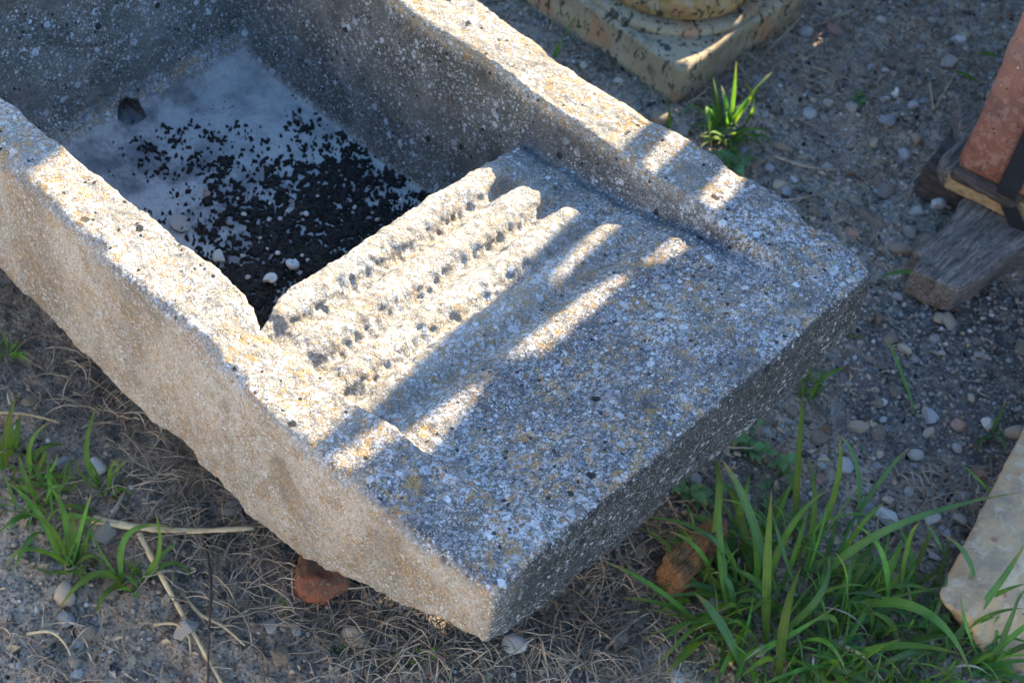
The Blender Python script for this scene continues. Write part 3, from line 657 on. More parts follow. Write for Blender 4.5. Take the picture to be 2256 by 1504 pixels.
def tuft(p, label, blades, name='grass_tuft', cat='grass', extra=0, er=.05, eh=.12, ew=.006, group=None, seed=1, mats=('leaf', 'leafd', 'leaf', 'leafy'), lean=None):
    root = empty(name, g0(p)); tag(root, label, cat, group); r = random.Random(seed)
    for b_ in blades:
        base, mid, mz, tip, tz, wpx = b_
        ribbon('blade', g0(base), at(mid, mz), at(tip, tz), wpx*.00054, M[r.choice(mats)], root)
    for k in range(extra):
        a_ = r.uniform(0, 6.28); rr = er*r.random()**.5; B = root.location+Vector((rr*math.cos(a_), rr*math.sin(a_), 0)); B.z = gh(B.x, B.y)-.002
        a2 = a_+r.uniform(-.9, .9); ln = eh*r.uniform(.45, 1.15); out = r.uniform(.3, 1.0)
        D = Vector((math.cos(a2), math.sin(a2), 0))
        if lean: D = (D+Vector(lean)).normalized()
        T = B+D*ln*out+Vector((0, 0, ln*r.uniform(.25, 1.0)*(1.25-out))); Mi = B+D*ln*out*.42+Vector((0, 0, max(T.z-B.z, ln*.3)*r.uniform(.65, .95)))
        ribbon('blade', B, Mi, T, ew*r.uniform(.5, 1.25), M[r.choice(mats)], root)
    for k in range(int(extra*1.1)):
        a_ = r.uniform(0, 6.28); rr = er*1.15*r.random()**.5; B = root.location+Vector((rr*math.cos(a_), rr*math.sin(a_), 0)); B.z = gh(B.x, B.y)-.002
        a2 = r.uniform(0, 6.28); ln = eh*r.uniform(.4, 1.0); D = Vector((math.cos(a2), math.sin(a2), 0)); T = B+D*ln*r.uniform(.2, .9)+Vector((0, 0, ln*r.uniform(.1, .8)))
        ribbon('blade', B, B.lerp(T, .45)+Vector((0, 0, ln*.25)), T, r.uniform(.0016, .0038), M[r.choice(mats+(('straw',) if r.random() < .12 else ()))], root, 8)
    return root
tuft((1700, 1330), 'large lush green grass tuft beside the brown wood chunk', [
 ((1800, 1290), (1960, 1165), .13, (2262, 1082), .17, 20), ((1700, 1300), (1650, 1130), .10, (1590, 1012), .15, 24), ((1612, 1370), (1588, 1240), .07, (1584, 1075), .13, 26),
 ((1718, 1510), (1728, 1370), .08, (1765, 1248), .12, 21), ((1650, 1300), (1560, 1180), .07, (1400, 1138), .07, 14), ((1562, 1392), (1450, 1300), .05, (1325, 1234), .09, 17),
 ((1552, 1385), (1520, 1430), .03, (1466, 1484), .03, 24), ((1690, 1300), (1740, 1165), .08, (1828, 1076), .11, 15), ((1700, 1400), (1800, 1320), .08, (1826, 1222), .09, 16),
 ((1650, 1500), (1590, 1380), .07, (1527, 1303), .08, 26), ((1860, 1460), (1978, 1422), .06, (2130, 1444), .03, 20), ((1790, 1210), (1842, 1070), .09, (1848, 960), .14, 15),
 ((1752, 1180), (1760, 1000), .08, (1770, 850), .13, 14), ((1890, 1170), (1888, 1030), .07, (1846, 958), .10, 10), ((1850, 1190), (1948, 1048), .08, (2000, 992), .10, 11),
 ((1780, 1340), (1730, 1230), .07, (1700, 1120), .11, 12), ((1690, 1420), (1690, 1250), .08, (1700, 1080), .14, 20), ((1600, 1450), (1700, 1420), .05, (1850, 1330), .07, 14)],
 extra=95, er=.10, eh=.15, ew=.0085, seed=3)
tuft((2020, 1440), 'wide grass tuft in front of the buff stone slab', [
 ((2050, 1470), (2180, 1315), .08, (2262, 1190), .14, 19), ((1845, 1345), (2030, 1345), .09, (2146, 1504), .03, 26), ((1980, 1360), (1995, 1218), .08, (2025, 1150), .12, 15),
 ((2140, 1360), (2140, 1250), .09, (2076, 1176), .10, 17), ((2097, 1262), (2070, 1200), .07, (2038, 1150), .09, 10), ((2140, 1350), (2190, 1312), .07, (2262, 1284), .09, 12),
 ((2170, 1460), (2135, 1400), .07, (2115, 1310), .10, 13), ((2180, 1470), (2215, 1390), .08, (2250, 1300), .12, 14), ((2050, 1400), (1950, 1320), .06, (1850, 1312), .05, 14),
 ((2070, 1440), (2000, 1440), .06, (1900, 1490), .02, 16), ((2215, 1140), (2168, 1070), .07, (2096, 1004), .08, 8), ((2100, 1420), (2170, 1360), .08, (2262, 1340), .08, 12)],
 extra=75, er=.10, eh=.14, ew=.008, seed=8)
tuft((1790, 1440), 'low grass at the bottom edge between the two large tufts', [], extra=60, er=.11, eh=.11, ew=.008, seed=12)
tuft((154, 1250), 'green grass tuft at left with arching blades', [
 ((130, 1240), (90, 1140), .04, (15, 1060), .07, 14), ((160, 1250), (60, 1210), .04, (8, 1262), .01, 12), ((160, 1245), (180, 1160), .05, (202, 1085), .09, 11),
 ((150, 1250), (100, 1150), .06, (0, 1128), .07, 9), ((165, 1250), (205, 1225), .03, (235, 1262), .01, 10), ((150, 1240), (140, 1130), .05, (98, 1060), .09, 14), ((170, 1255), (120, 1262), .02, (70, 1245), .02, 9),
 ((150, 1245), (170, 1190), .03, (240, 1130), .03, 10)], extra=10, er=.02, eh=.07, seed=4, ew=.006, mats=('leaf', 'leafy'))
tuft((300, 1290), 'low bright grass tuft with long blades sprawling on the dirt at lower left', [
 ((275, 1285), (200, 1270), .03, (122, 1354), .005, 17), ((290, 1290), (240, 1300), .02, (210, 1350), .005, 14), ((270, 1290), (280, 1180), .05, (370, 1158), .06, 14),
 ((310, 1290), (350, 1220), .05, (342, 1126), .09, 11), ((315, 1290), (350, 1230), .04, (392, 1196), .05, 15), ((330, 1280), (380, 1240), .03, (422, 1270), .01, 12),
 ((270, 1285), (225, 1220), .04, (183, 1135), .06, 5), ((300, 1300), (300, 1310), .01, (298, 1318), .01, 10)], extra=7, er=.015, eh=.05, seed=5, ew=.006, mats=('leaf', 'leafy'))
tuft((225, 1085), 'thin grass tuft behind the arching one, beside the trough side', [
 ((225, 1080), (190, 1000), .05, (216, 890), .09, 13), ((228, 1085), (190, 1060), .03, (160, 1008), .05, 8), ((240, 1092), (245, 1030), .04, (270, 1012), .05, 8), ((240, 1095), (255, 1085), .02, (285, 1068), .02, 7)],
 extra=5, er=.015, eh=.05, seed=6, ew=.005, mats=('leaf', 'leafy'))
tuft((20, 1030), 'grass tuft cut by the left edge of the picture', [
 ((15, 1035), (15, 950), .05, (40, 866), .09, 16), ((70, 1050), (68, 980), .05, (108, 930), .08, 12), ((72, 1055), (95, 1010), .03, (100, 990), .04, 10), ((10, 1040), (-20, 980), .04, (-30, 920), .05, 15),
 ((80, 1060), (110, 1040), .02, (128, 998), .04, 10), ((20, 1055), (60, 1060), .03, (140, 1090), .02, 13), ((100, 1030), (130, 1050), .015, (150, 1035), .01, 22)], extra=14, er=.03, eh=.07, seed=7, ew=.007, mats=('leaf', 'leafy'))
tuft((95, 1120), 'bushy low grass between the left edge and the arching tuft', [((90, 1120), (60, 1060), .04, (40, 1000), .06, 12), ((95, 1120), (130, 1080), .03, (150, 1050), .04, 12)], extra=16, er=.035, eh=.075, seed=21, ew=.006, mats=('leaf',))
tuft((10, 775), 'little green sprig low at the left edge below the trough', [], extra=12, er=.02, eh=.045, seed=9, ew=.006, mats=('leaf', 'leafy'))
tuft((1600, 300), 'sunlit bright green grass tuft at the corner of the column base', [
 ((1590, 290), (1580, 220), .05, (1563, 140), .10, 13), ((1605, 285), (1615, 220), .05, (1622, 134), .10, 13), ((1610, 285), (1655, 215), .06, (1702, 158), .08, 11), ((1600, 280), (1640, 230), .05, (1692, 165), .07, 13),
 ((1585, 290), (1560, 240), .05, (1568, 330), .005, 17), ((1610, 290), (1655, 300), .05, (1700, 358), .01, 16), ((1600, 300), (1610, 330), .02, (1625, 315), .02, 13), ((1615, 285), (1650, 285), .03, (1705, 290), .02, 11),
 ((1590, 295), (1530, 235), .04, (1500, 270), .01, 7), ((1600, 285), (1600, 240), .05, (1590, 190), .07, 16), ((1640, 270), (1660, 230), .05, (1640, 180), .08, 10), ((1625, 290), (1680, 300), .03, (1700, 320), .01, 12)],
 extra=16, er=.028, eh=.07, seed=10, ew=.008, mats=('leaf', 'leafy'))
tuft((1468, 262), 'single upright grass blade between trough rim and column base', [((1470, 285), (1472, 240), .05, (1450, 183), .10, 18), ((1440, 270), (1440, 262), .01, (1425, 262), .02, 10)], mats=('leaf', 'leafy'))
tuft((1235, 105), 'slanting grass blade in front of the column base', [((1222, 130), (1240, 85), .05, (1276, 25), .10, 13)], mats=('leaf', 'leafy'))
tuft((1785, 850), 'short grass tuft peeping past the trough end face', [((1775, 880), (1765, 840), .03, (1765, 800), .06, 10), ((1790, 880), (1808, 830), .03, (1790, 806), .05, 10), ((1780, 890), (1800, 850), .03, (1815, 850), .04, 9)], extra=6, er=.015, eh=.06, seed=14, ew=.006)
tuft((940, 1455), 'tiny grass sprout on the dirt below the near trough corner', [((945, 1462), (920, 1455), .02, (890, 1462), .01, 9), ((950, 1460), (955, 1430), .03, (958, 1425), .04, 8), ((950, 1460), (930, 1440), .02, (912, 1422), .03, 8), ((955, 1460), (980, 1465), .01, (985, 1472), .01, 8)], mats=('leaf', 'leafy'))
tuft((745, 1440), 'tiny grass sprout beside the rounded sunlit stone', [((745, 1440), (755, 1425), .01, (775, 1418), .02, 9), ((745, 1442), (735, 1435), .01, (732, 1428), .02, 9)], mats=('leaf', 'leafy'))
tuft((628, 1340), 'two thin green shoots under the trough right of the rusty stone', [((632, 1350), (625, 1330), .02, (612, 1310), .03, 6), ((632, 1380), (628, 1360), .01, (634, 1345), .02, 6)], mats=('leaf', 'leafy'))
tuft((2125, 600), 'single green leaf blade reaching under the weathered board', [((1930, 610), (2000, 600), .03, (2106, 626), .03, 15)], mats=('leaf', 'leafy'))
tuft((2020, 905), 'thin yellowish grass stalk standing on the gravel', [((2022, 920), (1990, 830), .03, (1950, 745), .06, 6), ((2000, 860), (1975, 790), .035, (1955, 750), .055, 6)], mats=('leaf', 'leafy'))
tuft((1885, 740), 'short horizontal grass blade off the trough corner', [((1850, 742), (1880, 740), .01, (1905, 744), .01, 6)], mats=('leaf', 'leafy'))
tuft((2190, 960), 'small arching grass sprig above the buff slab', [((2180, 960), (2200, 920), .03, (2215, 880), .05, 7), ((2180, 962), (2165, 965), .02, (2155, 1000), .01, 8), ((2185, 962), (2205, 965), .02, (2215, 1000), .01, 9)], extra=4, er=.01, eh=.04, ew=.005, seed=15)

# broad-leaved weeds
def weed(p, label, n, spread, size, h, seed, mats='weed', name='weed'):
    root = empty(name, g0(p)); tag(root, label, 'weed'); r = random.Random(seed); B0 = root.location.copy()
    nst = max(1, n//4)
    for s_ in range(nst):
        a_ = r.uniform(0, 6.28); T = B0+Vector((math.cos(a_)*spread*r.random(), math.sin(a_)*spread*r.random(), h*r.uniform(.4, 1)))
        ribbon('stem', B0, (B0+T)*.5+Vector((0, 0, .003)), T, .0018, M[mats], root, 5, .6, 'stem')
        for k in range(4):
            t = 1 if k < 2 else .6; P_ = B0.lerp(T, t); b_ = a_+k*1.57+r.uniform(-.3, .3); D = Vector((math.cos(b_), math.sin(b_), 0)); L_ = size*r.uniform(.7, 1.15)*(1 if k < 2 else .8)
            ribbon('leaf', P_, P_+D*L_*.5+Vector((0, 0, L_*.22)), P_+D*L_+Vector((0, 0, L_*.05)), L_*.62, M[mats], root, 6, .2, 'leaf')
    return root
weed((1500, 1090), 'small round-leaved weed under the trough end beside the brown wood', 16, .03, .022, .03, 1)
weed((1560, 1110), 'leafy weed sprig just right of the round-leaved one', 12, .025, .020, .03, 2)
weed((1650, 1000), 'pale green weed sprig above the large grass tuft', 16, .03, .020, .03, 3)
weed((1640, 945), 'leafy weed close to the trough end face', 12, .025, .020, .03, 4)
weed((1720, 1040), 'soft-leaved weed amid the upper blades of the large tuft', 14, .03, .022, .03, 5)
weed((1680, 1120), 'weed in shade between wood chunk and grass', 12, .03, .018, .025, 6)
weed((2190, 1460), 'low clover-like weed in front of the buff slab', 20, .04, .016, .025, 7)
weed((1900, 1400), 'low weed nearly hidden among the large grasses', 24, .05, .016, .03, 8)
weed((1600, 360), 'broad green leaves just behind the trough rim', 8, .025, .034, .02, 9)
weed((1890, 225), 'small dark green seedling on the bare dirt', 8, .018, .016, .012, 10)
def loose_leaf(p, tip, z0, z1, wpx, label):
    B = at(p, z0); T = at(tip, z1); root = empty('seedling', g0(p)); tag(root, label, 'plant')
    ribbon('stem', g0(p), (g0(p)+B)*.5, B, .0015, M['leaf'], root, 4, .6, 'stem')
    ribbon('leaf', B, (B+T)*.5+Vector((0, 0, .004)), T, wpx*.00062, M['leaf'], root, 10, .2, 'leaf')
loose_leaf((2160, 190), (2098, 156), .02, .035, 30, 'bright oval leaf left of the terracotta block, upper of two')
loose_leaf((2140, 245), (2105, 275), .02, .03, 26, 'yellow-green notched leaf beside the terracotta block')
loose_leaf((2195, 125), (2145, 120), .02, .03, 16, 'narrow dark leaf touching the terracotta block near the top')

# ------------------------------------------------------------------ dry straw
def stalk(name, pts_px, rpx, mat, label=None, cat='straw', flat=1.0):
    P_ = [at(p, z_)+Vector((0, 0, gh(*at(p, z_)[:2]))) for p, z_ in pts_px]; pts = []
    for i in range(len(P_)-1):
        a_, b_ = P_[max(i-1, 0)], P_[min(i+2, len(P_)-1)]
        for k in range(6):
            t = k/6; p0, p1, p2, p3 = a_, P_[i], P_[i+1], b_
            pts.append(.5*((2*p1)+(p2-p0)*t+(2*p0-5*p1+4*p2-p3)*t*t+(3*p1-p0-3*p2+p3)*t**3))
    pts.append(P_[-1]); V, F = [], []
    for i, p in enumerate(pts):
        d = (pts[min(i+1, len(pts)-1)]-pts[max(i-1, 0)]).normalized(); s_ = d.cross(Vector((0, 0, 1))).normalized(); u_ = s_.cross(d)
        r_ = rpx*.0003*(1-.5*i/len(pts))*(1+.12*math.sin(i*1.7))
        for k in range(6): a2 = k*math.pi/3; V.append(p+s_*r_*math.cos(a2)+u_*r_*flat*math.sin(a2))
    n = len(pts)
    for i in range(n-1):
        for k in range(6): F.append((i*6+k, i*6+(k+1) % 6, (i+1)*6+(k+1) % 6, (i+1)*6+k))
    F += [tuple(range(5, -1, -1)), tuple((n-1)*6+k for k in range(6))]
    o = link(name, mesh(name, V, F, mat)); tag(o, label, cat); return o
stalk('straw_stalk', [((308, 1180), .012), ((345, 1250), .012), ((400, 1350), .008), ((440, 1420), .006), ((495, 1515), .006)], 13, M['straw_pale'], 'long pale straw stalk crossing the dirt at lower left')
stalk('reed_strip', [((205, 1143), .015), ((300, 1163), .016), ((420, 1172), .016), ((560, 1168), .016)], 20, M['straw_pale'], 'flat tan reed strip lying towards the trough side', flat=.4)
stalk('straw_stalk', [((-20, 908), .01), ((60, 912), .01), ((130, 926), .01)], 8, M['straw_pale'], 'grey straw lying level at the left edge')
stalk('twig', [((452, 1190), .004), ((465, 1290), .03), ((460, 1400), .02), ((458, 1515), .006)], 7, M['dark_wood'], 'thin dark upright twig at lower left', 'twig')
stalk('straw_stalk', [((400, 1300), .006), ((440, 1350), .01), ((490, 1375), .01), ((540, 1425), .004)], 9, M['straw_pale'], 'short crooked pale straw right of the long stalk')
stalk('straw_stalk', [((60, 1400), .004), ((110, 1395), .01), ((140, 1410), .01), ((160, 1450), .004)], 7, M['straw_pale'], 'curved pale straw on the dirt at lower left corner')
stalk('straw_stalk', [((340, 1378), .006), ((385, 1372), .014), ((415, 1400), .012), ((420, 1440), .004)], 7, M['straw_pale'], 'hooked pale straw beside the thin dark twig')
stalk('twig', [((1705, 345), .006), ((1780, 365), .012), ((1875, 374), .006)], 8, M['straw'], 'thin brown twig on bare dirt right of the trough rim', 'twig')
stalk('twig', [((2048, 185), .006), ((2055, 235), .012), ((2060, 240), .006), ((2100, 170), .008)], 6, M['straw_pale'], 'forked pale twig near the oval leaf', 'twig')
stalk('twig', [((1790, 145), .004), ((1820, 158), .006), ((1846, 178), .004)], 9, M['straw'], 'short brown twig below the terracotta shard', 'twig')
stalk('twig', [((1630, 190), .01), ((1690, 110), .02), ((1760, 40), .03), ((1790, -20), .03)], 6, M['straw'], 'long thin stem slanting past the column base', 'twig')
stalk('twig', [((1770, 70), .006), ((1850, 30), .014), ((1900, 10), .01)], 6, M['straw'], 'bent dry stem at the top of the picture', 'twig')
stalk('twig', [((1720, 450), .004), ((1790, 430), .008), ((1830, 395), .004)], 5, M['straw'], 'fine dry stem beside the rim on bare dirt', 'twig')
stalk('twig', [((1300, 1470), .004), ((1360, 1400), .03), ((1410, 1355), .03)], 8, M['grey_wood'], 'grey twig propped on the stone below the trough corner', 'twig')
stalk('twig', [((1860, 1430), .02), ((1900, 1445), .035), ((1945, 1500), .02)], 8, M['straw_pale'], 'yellowed curled stem among the large grasses', 'twig')
stalk('twig', [((245, 1145), .004), ((262, 1115), .006), ((277, 1085), .004)], 14, M['straw'], 'short thick brown stick between the left tufts', 'twig')
# the litter of straw as one mass
SVl, SFl, off = [], [], 0; sr = random.Random(33)
def add_straw(x_, y_, ln, r_, lift, a_=None):
    global off
    a_ = sr.uniform(0, 6.28) if a_ is None else a_; bend = sr.uniform(-1.2, 1.2); n = 6; p = Vector((x_, y_, 0)); z0 = sr.uniform(0, lift); z1 = sr.uniform(0, lift)
    for i in range(n+1):
        t = i/n; zz = gh_c(p.x, p.y)+z0+(z1-z0)*t+lift*.4*math.sin(math.pi*t); rr = r_*(1-.5*t)
        d = Vector((math.cos(a_), math.sin(a_), 0)); s_ = Vector((-d.y, d.x, 0))
        for k in range(3): a2 = k*2.094; q = p+s_*rr*math.cos(a2); SVl.append((q.x, q.y, zz+rr*math.sin(a2)))
        if i: b_ = off+(i-1)*3; [SFl.append((b_+k, b_+(k+1) % 3, b_+3+(k+1) % 3, b_+3+k)) for k in range(3)]
        p = p+d*ln/n; a_ += bend/n+sr.uniform(-.2, .2)
    off += (n+1)*3
_ghx, _ghy = gx, gy; _gz = ZZ.reshape(XX.shape)
def gh_c(x_, y_):
    i = min(max(int(np.searchsorted(_ghx, x_))-1, 0), len(_ghx)-2); j = min(max(int(np.searchsorted(_ghy, y_))-1, 0), len(_ghy)-2); return float(_gz[i, j])
def zone(px, py, rx, ry, n, ln, r_, lift):
    for _ in range(n):
        q = at((px+sr.gauss(0, rx), py+sr.gauss(0, ry)), 0); add_straw(q.x, q.y, ln*sr.uniform(.4, 1.3), r_*sr.uniform(.5, 1.4), lift)
for px_, py_, rx_, ry_, n_ in ((150, 850, 70, 40, 60), (300, 950, 60, 60, 80), (420, 1060, 80, 60, 150), (560, 1180, 90, 60, 190), (700, 1330, 130, 60, 240), (880, 1380, 90, 60, 220), (1080, 1430, 130, 50, 260), (1280, 1330, 90, 90, 330), (1450, 1180, 60, 60, 110), (1400, 1440, 90, 50, 110), (1560, 1030, 50, 50, 40)):
    zone(px_, py_, rx_*1.15, ry_*1.15, int(n_*.62), .065, .0010, .016)
zone(300, 1300, 260, 150, 110, .04, .0008, .006); zone(1800, 600, 200, 350, 100, .03, .0007, .005); zone(2100, 1080, 60, 40, 70, .04, .0011, .012); zone(1800, 80, 150, 60, 120, .05, .0009, .012); zone(1650, 140, 50, 50, 60, .06, .0011, .02); zone(1900, 1350, 160, 100, 90, .05, .0011, .012)
zone(1950, 60, 180, 60, 130, .045, .0010, .008); zone(1900, 350, 180, 90, 120, .022, .0007, .004); zone(2050, 330, 70, 60, 60, .02, .0008, .004); zone(1450, 150, 120, 60, 90, .035, .001, .008); zone(1980, 700, 100, 100, 60, .025, .0009, .006); zone(1300, 130, 120, 60, 60, .04, .001, .008); zone(120, 1440, 90, 50, 70, .035, .001, .01)
tag(link('dry_straw', mesh('dry_straw', SVl, SFl, M['straw'])), 'tangled dry straw and rootlets littering the dirt round the trough', 'straw', kind='stuff')
# flakes of bark and leaf litter
LV, LF, LM = [], [], []; lr = random.Random(44)
while len(LF) < 9000:
    x_, y_ = lr.uniform(-.35, 1.75), lr.uniform(-.5, 1.05)
    if hidden(x_, y_) or not in_view(x_, y_, 10) or mn.noise(Vector((x_*5, y_*5, 3))) < lr.uniform(-.5, .4): continue
    L_ = lr.uniform(.0022, .0085)*lr.choice((.7, 1, 1.4)); W_ = L_*lr.uniform(.2, .6); a_ = lr.uniform(0, 6.28); z_ = gh_c(x_, y_)+lr.uniform(.0006, .004)
    D = Vector((math.cos(a_), math.sin(a_), lr.uniform(-.3, .3))); S_ = Vector((-math.sin(a_), math.cos(a_), lr.uniform(-.5, .5))); P_ = Vector((x_, y_, z_)); b_ = len(LV)
    LV += [P_-D*L_, P_-D*L_*.2-S_*W_, P_+D*L_, P_+D*L_*.1+S_*W_+Vector((0, 0, W_*.4)), P_+Vector((0, 0, -W_*.35))]
    LF += [(b_, b_+1, b_+4), (b_+1, b_+2, b_+4), (b_+2, b_+3, b_+4), (b_+3, b_, b_+4)]; LM += [lr.choice((0, 0, 1, 2, 2, 3))]*4
me = mesh('leaf_litter', LV, LF, None, False)
for k in ('leaf_dead', 'straw', 'dark_wood', 'straw_pale'): me.materials.append(M[k])
me.polygons.foreach_set('material_index', LM); tag(link('leaf_litter', me), 'flakes of bark and dry leaf littering the dirt', 'litter', kind='stuff')
# dead leaves
for p, s_, lab in (((1830, 965), .02, 'curled brown leaf on gravel above the large tuft'), ((1862, 395), .016, 'small dead leaf on the bare dirt'), ((1930, 720), .02, 'dead brown leaf off the far trough corner')):
    o = empty('dead_leaf', g0(p)); tag(o, lab, 'leaf'); B = g0(p)+Vector((0, 0, .006)); a_ = random.uniform(0, 6); D = Vector((math.cos(a_), math.sin(a_), .2))
    ribbon('leaf', B, B+D*s_*.5+Vector((0, 0, .006)), B+D*s_, s_*.55, M['leaf_dead'], o, 6, .5, 'leaf')
# dead leaf stuck in the drain hole
o = empty('dead_leaf', Vector((.288, .90, .172))); tag(o, 'crumpled brown leaf stuck in the drain hole of the basin', 'leaf')
for k in range(2):
    B = Vector((.280+.010*k, .960, .186-.003*k)); ribbon('leaf', B, B+Vector((.003, -.018, .004-.004*k)), B+Vector((-.002+.004*k, -.034, -.020+.004*k)), .011, M['leaf_dead'], o, 6, .5, 'leaf')

# ------------------------------------------------------------------ irregular blocks from plan outlines
def block(name, top, z1, z0, mat, parent=None, bev=.004, rough=.0015, sub_=.012, dz=None, smooth=True, bot=None):
    """prism over a plan outline (list of (x,y)); top may slope through dz(x,y)"""
    bm = bmesh.new(); n = len(top); org = parent.location if parent else Vector((0, 0, 0))
    f = dz or (lambda x_, y_: 0)
    a_ = [bm.verts.new((p[0], p[1], z0)) for p in (bot or top)]; b_ = [bm.verts.new((p[0], p[1], z1+f(p[0], p[1]))) for p in top]
    bm.faces.new(a_[::-1]); bm.faces.new(b_)
    for i in range(n): bm.faces.new((a_[i], a_[(i+1) % n], b_[(i+1) % n], b_[i]))
    bmesh.ops.recalc_face_normals(bm, faces=bm.faces)
    bmesh.ops.bevel(bm, geom=list(bm.edges), offset=bev, segments=2, affect='EDGES', profile=.5)
    bmesh.ops.triangulate(bm, faces=[q for q in bm.faces if len(q.verts) > 4])
    for _ in range(5):
        es = [e_ for e_ in bm.edges if e_.calc_length() > sub_]
        if not es: break
        bmesh.ops.subdivide_edges(bm, edges=es, cuts=1); bmesh.ops.triangulate(bm, faces=[q for q in bm.faces if len(q.verts) > 4])
    bm.normal_update(); P_ = np.array([q.co[:] for q in bm.verts]); d = rough*(fbm(P_, 30, 3)*1.6+.5*fbm(P_+4, 120, 2))
    for q, dd in zip(bm.verts, d): q.co += q.normal*float(dd)
    for q in bm.verts: q.co -= org
    me = bpy.data.meshes.new(name); bm.to_mesh(me); bm.free(); me.materials.append(mat)
    me.polygons.foreach_set('use_smooth', [smooth]*len(me.polygons)); return link(name, me, parent)

# buff slab at lower right
zt = .075
pts = [at(p, zt) for p in ((2256, 935), (2192, 1065), (2120, 1205), (2066, 1308), (2080, 1332), (2140, 1364), (2262, 1228))]
pb_ = [at(p, -.01) for p in ((2270, 970), (2205, 1085), (2130, 1225), (2082, 1325), (2100, 1350), (2165, 1452), (2290, 1530))]
ext = [(1.25, -.30), (1.20, -.10)]
g_ = G('sandstone_buff'); c_ = g_.mix(g_.mr(g_.noise(9, 4, .6), .33, .67), (.36, .225, .115), (.46, .315, .175))
c_ = g_.mix(g_.mul(g_.mr(g_.noise(22, 4, .65), .47, .62), .7), c_, (.27, .20, .135)); c_ = g_.mix(g_.mul(g_.mr(g_.noise(60, 4, .7), .5, .62), .5), c_, (.50, .42, .31)); c_ = g_.mix(g_.mul(g_.mr(g_.noise(7, 3, .7), .52, .66), .5), c_, (.22, .19, .15))
d_, x_ = g_.vor(38, g_.warp(40, .012)); c_ = g_.mix(g_.mul(g_.mr(x_.outputs[0], .80, .82), g_.mr(d_, .28, .12)), c_, (.24, .11, .045))
g_.col(c_); g_.bump(g_.noise(140, 4, .7), .004, .7); M['slab'] = g_.m
sl_ = block('stone_slab', [(q.x, q.y) for q in pts]+ext, zt, -.01, M['slab'], None, .006, .0015, bot=[(q.x, q.y) for q in pb_]+ext); tag(sl_, 'buff sandstone slab lying among the grass at lower right', 'stone slab')
# brown wood chunk
pts = [at(p, .045) for p in ((1452, 1225), (1556, 1140), (1600, 1136), (1618, 1160), (1540, 1258), (1500, 1280))]
wc = block('wood_chunk', [(q.x, q.y) for q in pts], .045, -.006, M['bark_wood'], None, .008, .005, .008); tag(wc, 'broken chunk of brown wood lying beside the large grass tuft', 'wood')
# rusty red stone under the trough
pts = [at(p, .045) for p in ((665, 1195), (740, 1190), (775, 1225), (760, 1280), (700, 1310), (655, 1290), (645, 1240))]
rs = block('stone', [(q.x, q.y) for q in pts], .045, -.01, M['rust_stone'], None, .014, .005, .008); tag(rs, 'rusty red-brown stone tucked under the trough side', 'stone')

# pallet with the terracotta blocks
pal = empty('wooden_pallet', (1.2, .05, 0)); tag(pal, 'weathered wooden pallet carrying the strapped terracotta blocks', 'pallet')
zz = .05
pts = [at(p, zz) for p in ((2130, 425), (2075, 505), (2012, 545), (2032, 568), (2008, 598), (2060, 622), (2112, 640))]
block('plank', [(q.x, q.y) for q in pts]+[(1.45, -.035), (1.45, .09)], zz, .004, M['grey_wood'], pal, .004, .003, .008, dz=lambda x_, y_: .004*math.sin(x_*40))
block('plank', [(1.165, .155), (1.195, .157), (1.36, -.62), (1.33, -.63)], .088, .052, M['tan_wood'], pal, .003, .001)
block('plank', [(1.140, .148), (1.175, .150), (1.20, .050), (1.160, .045)], .117, .090, M['dark_wood'], pal, .008, .002, .008)
pts = [at(p, .085) for p in ((2120, 300), (2072, 342), (2084, 372), (2118, 385))]
block('plank', [(q.x, q.y) for q in pts]+[(1.30, .15), (1.32, .25)], .085, .055, M['grey_wood'], pal, .004, .002, .008)
block('pallet_foot', [(1.18, .20), (1.30, .22), (1.32, .12), (1.20, .10)], .0535, -.01, M['dark_wood'], pal, .003, .001)
block('plank', [(1.22, -.58), (1.50, -.53), (1.51, -.62), (1.23, -.67)], .05, .0, M['grey_wood'], pal, .003, .001)
ux = Vector((.2, -.98, 0)).normalized(); vx = Vector((.98, .2, 0))
def tb(i, j, lab):
    o_ = Vector((1.142, .142, 0))+ux*(i*.285); z0 = .1195+j*.403
    w_ = .275; c_ = [o_, o_+vx*.26, o_+vx*.26+ux*w_, o_+ux*w_]
    b_ = block('terracotta_block', [(q.x, q.y) for q in c_], z0+.40, z0, M['terracotta'], None, .007, .0022, .02); tag(b_, lab, 'terracotta block'); return b_
tb(0, 0, 'red terracotta block standing on the pallet, lowest and nearest the trough')
for i, j, lab in ((0, 1, 'second terracotta block up, above the lowest one nearest the trough'), (0, 2, 'topmost terracotta block of the stack nearest the trough'), (1, 0, 'lowest terracotta block behind the black strap'), (1, 1, 'middle terracotta block behind the black strap'), (1, 2, 'topmost terracotta block behind the black strap')): tb(i, j, lab)
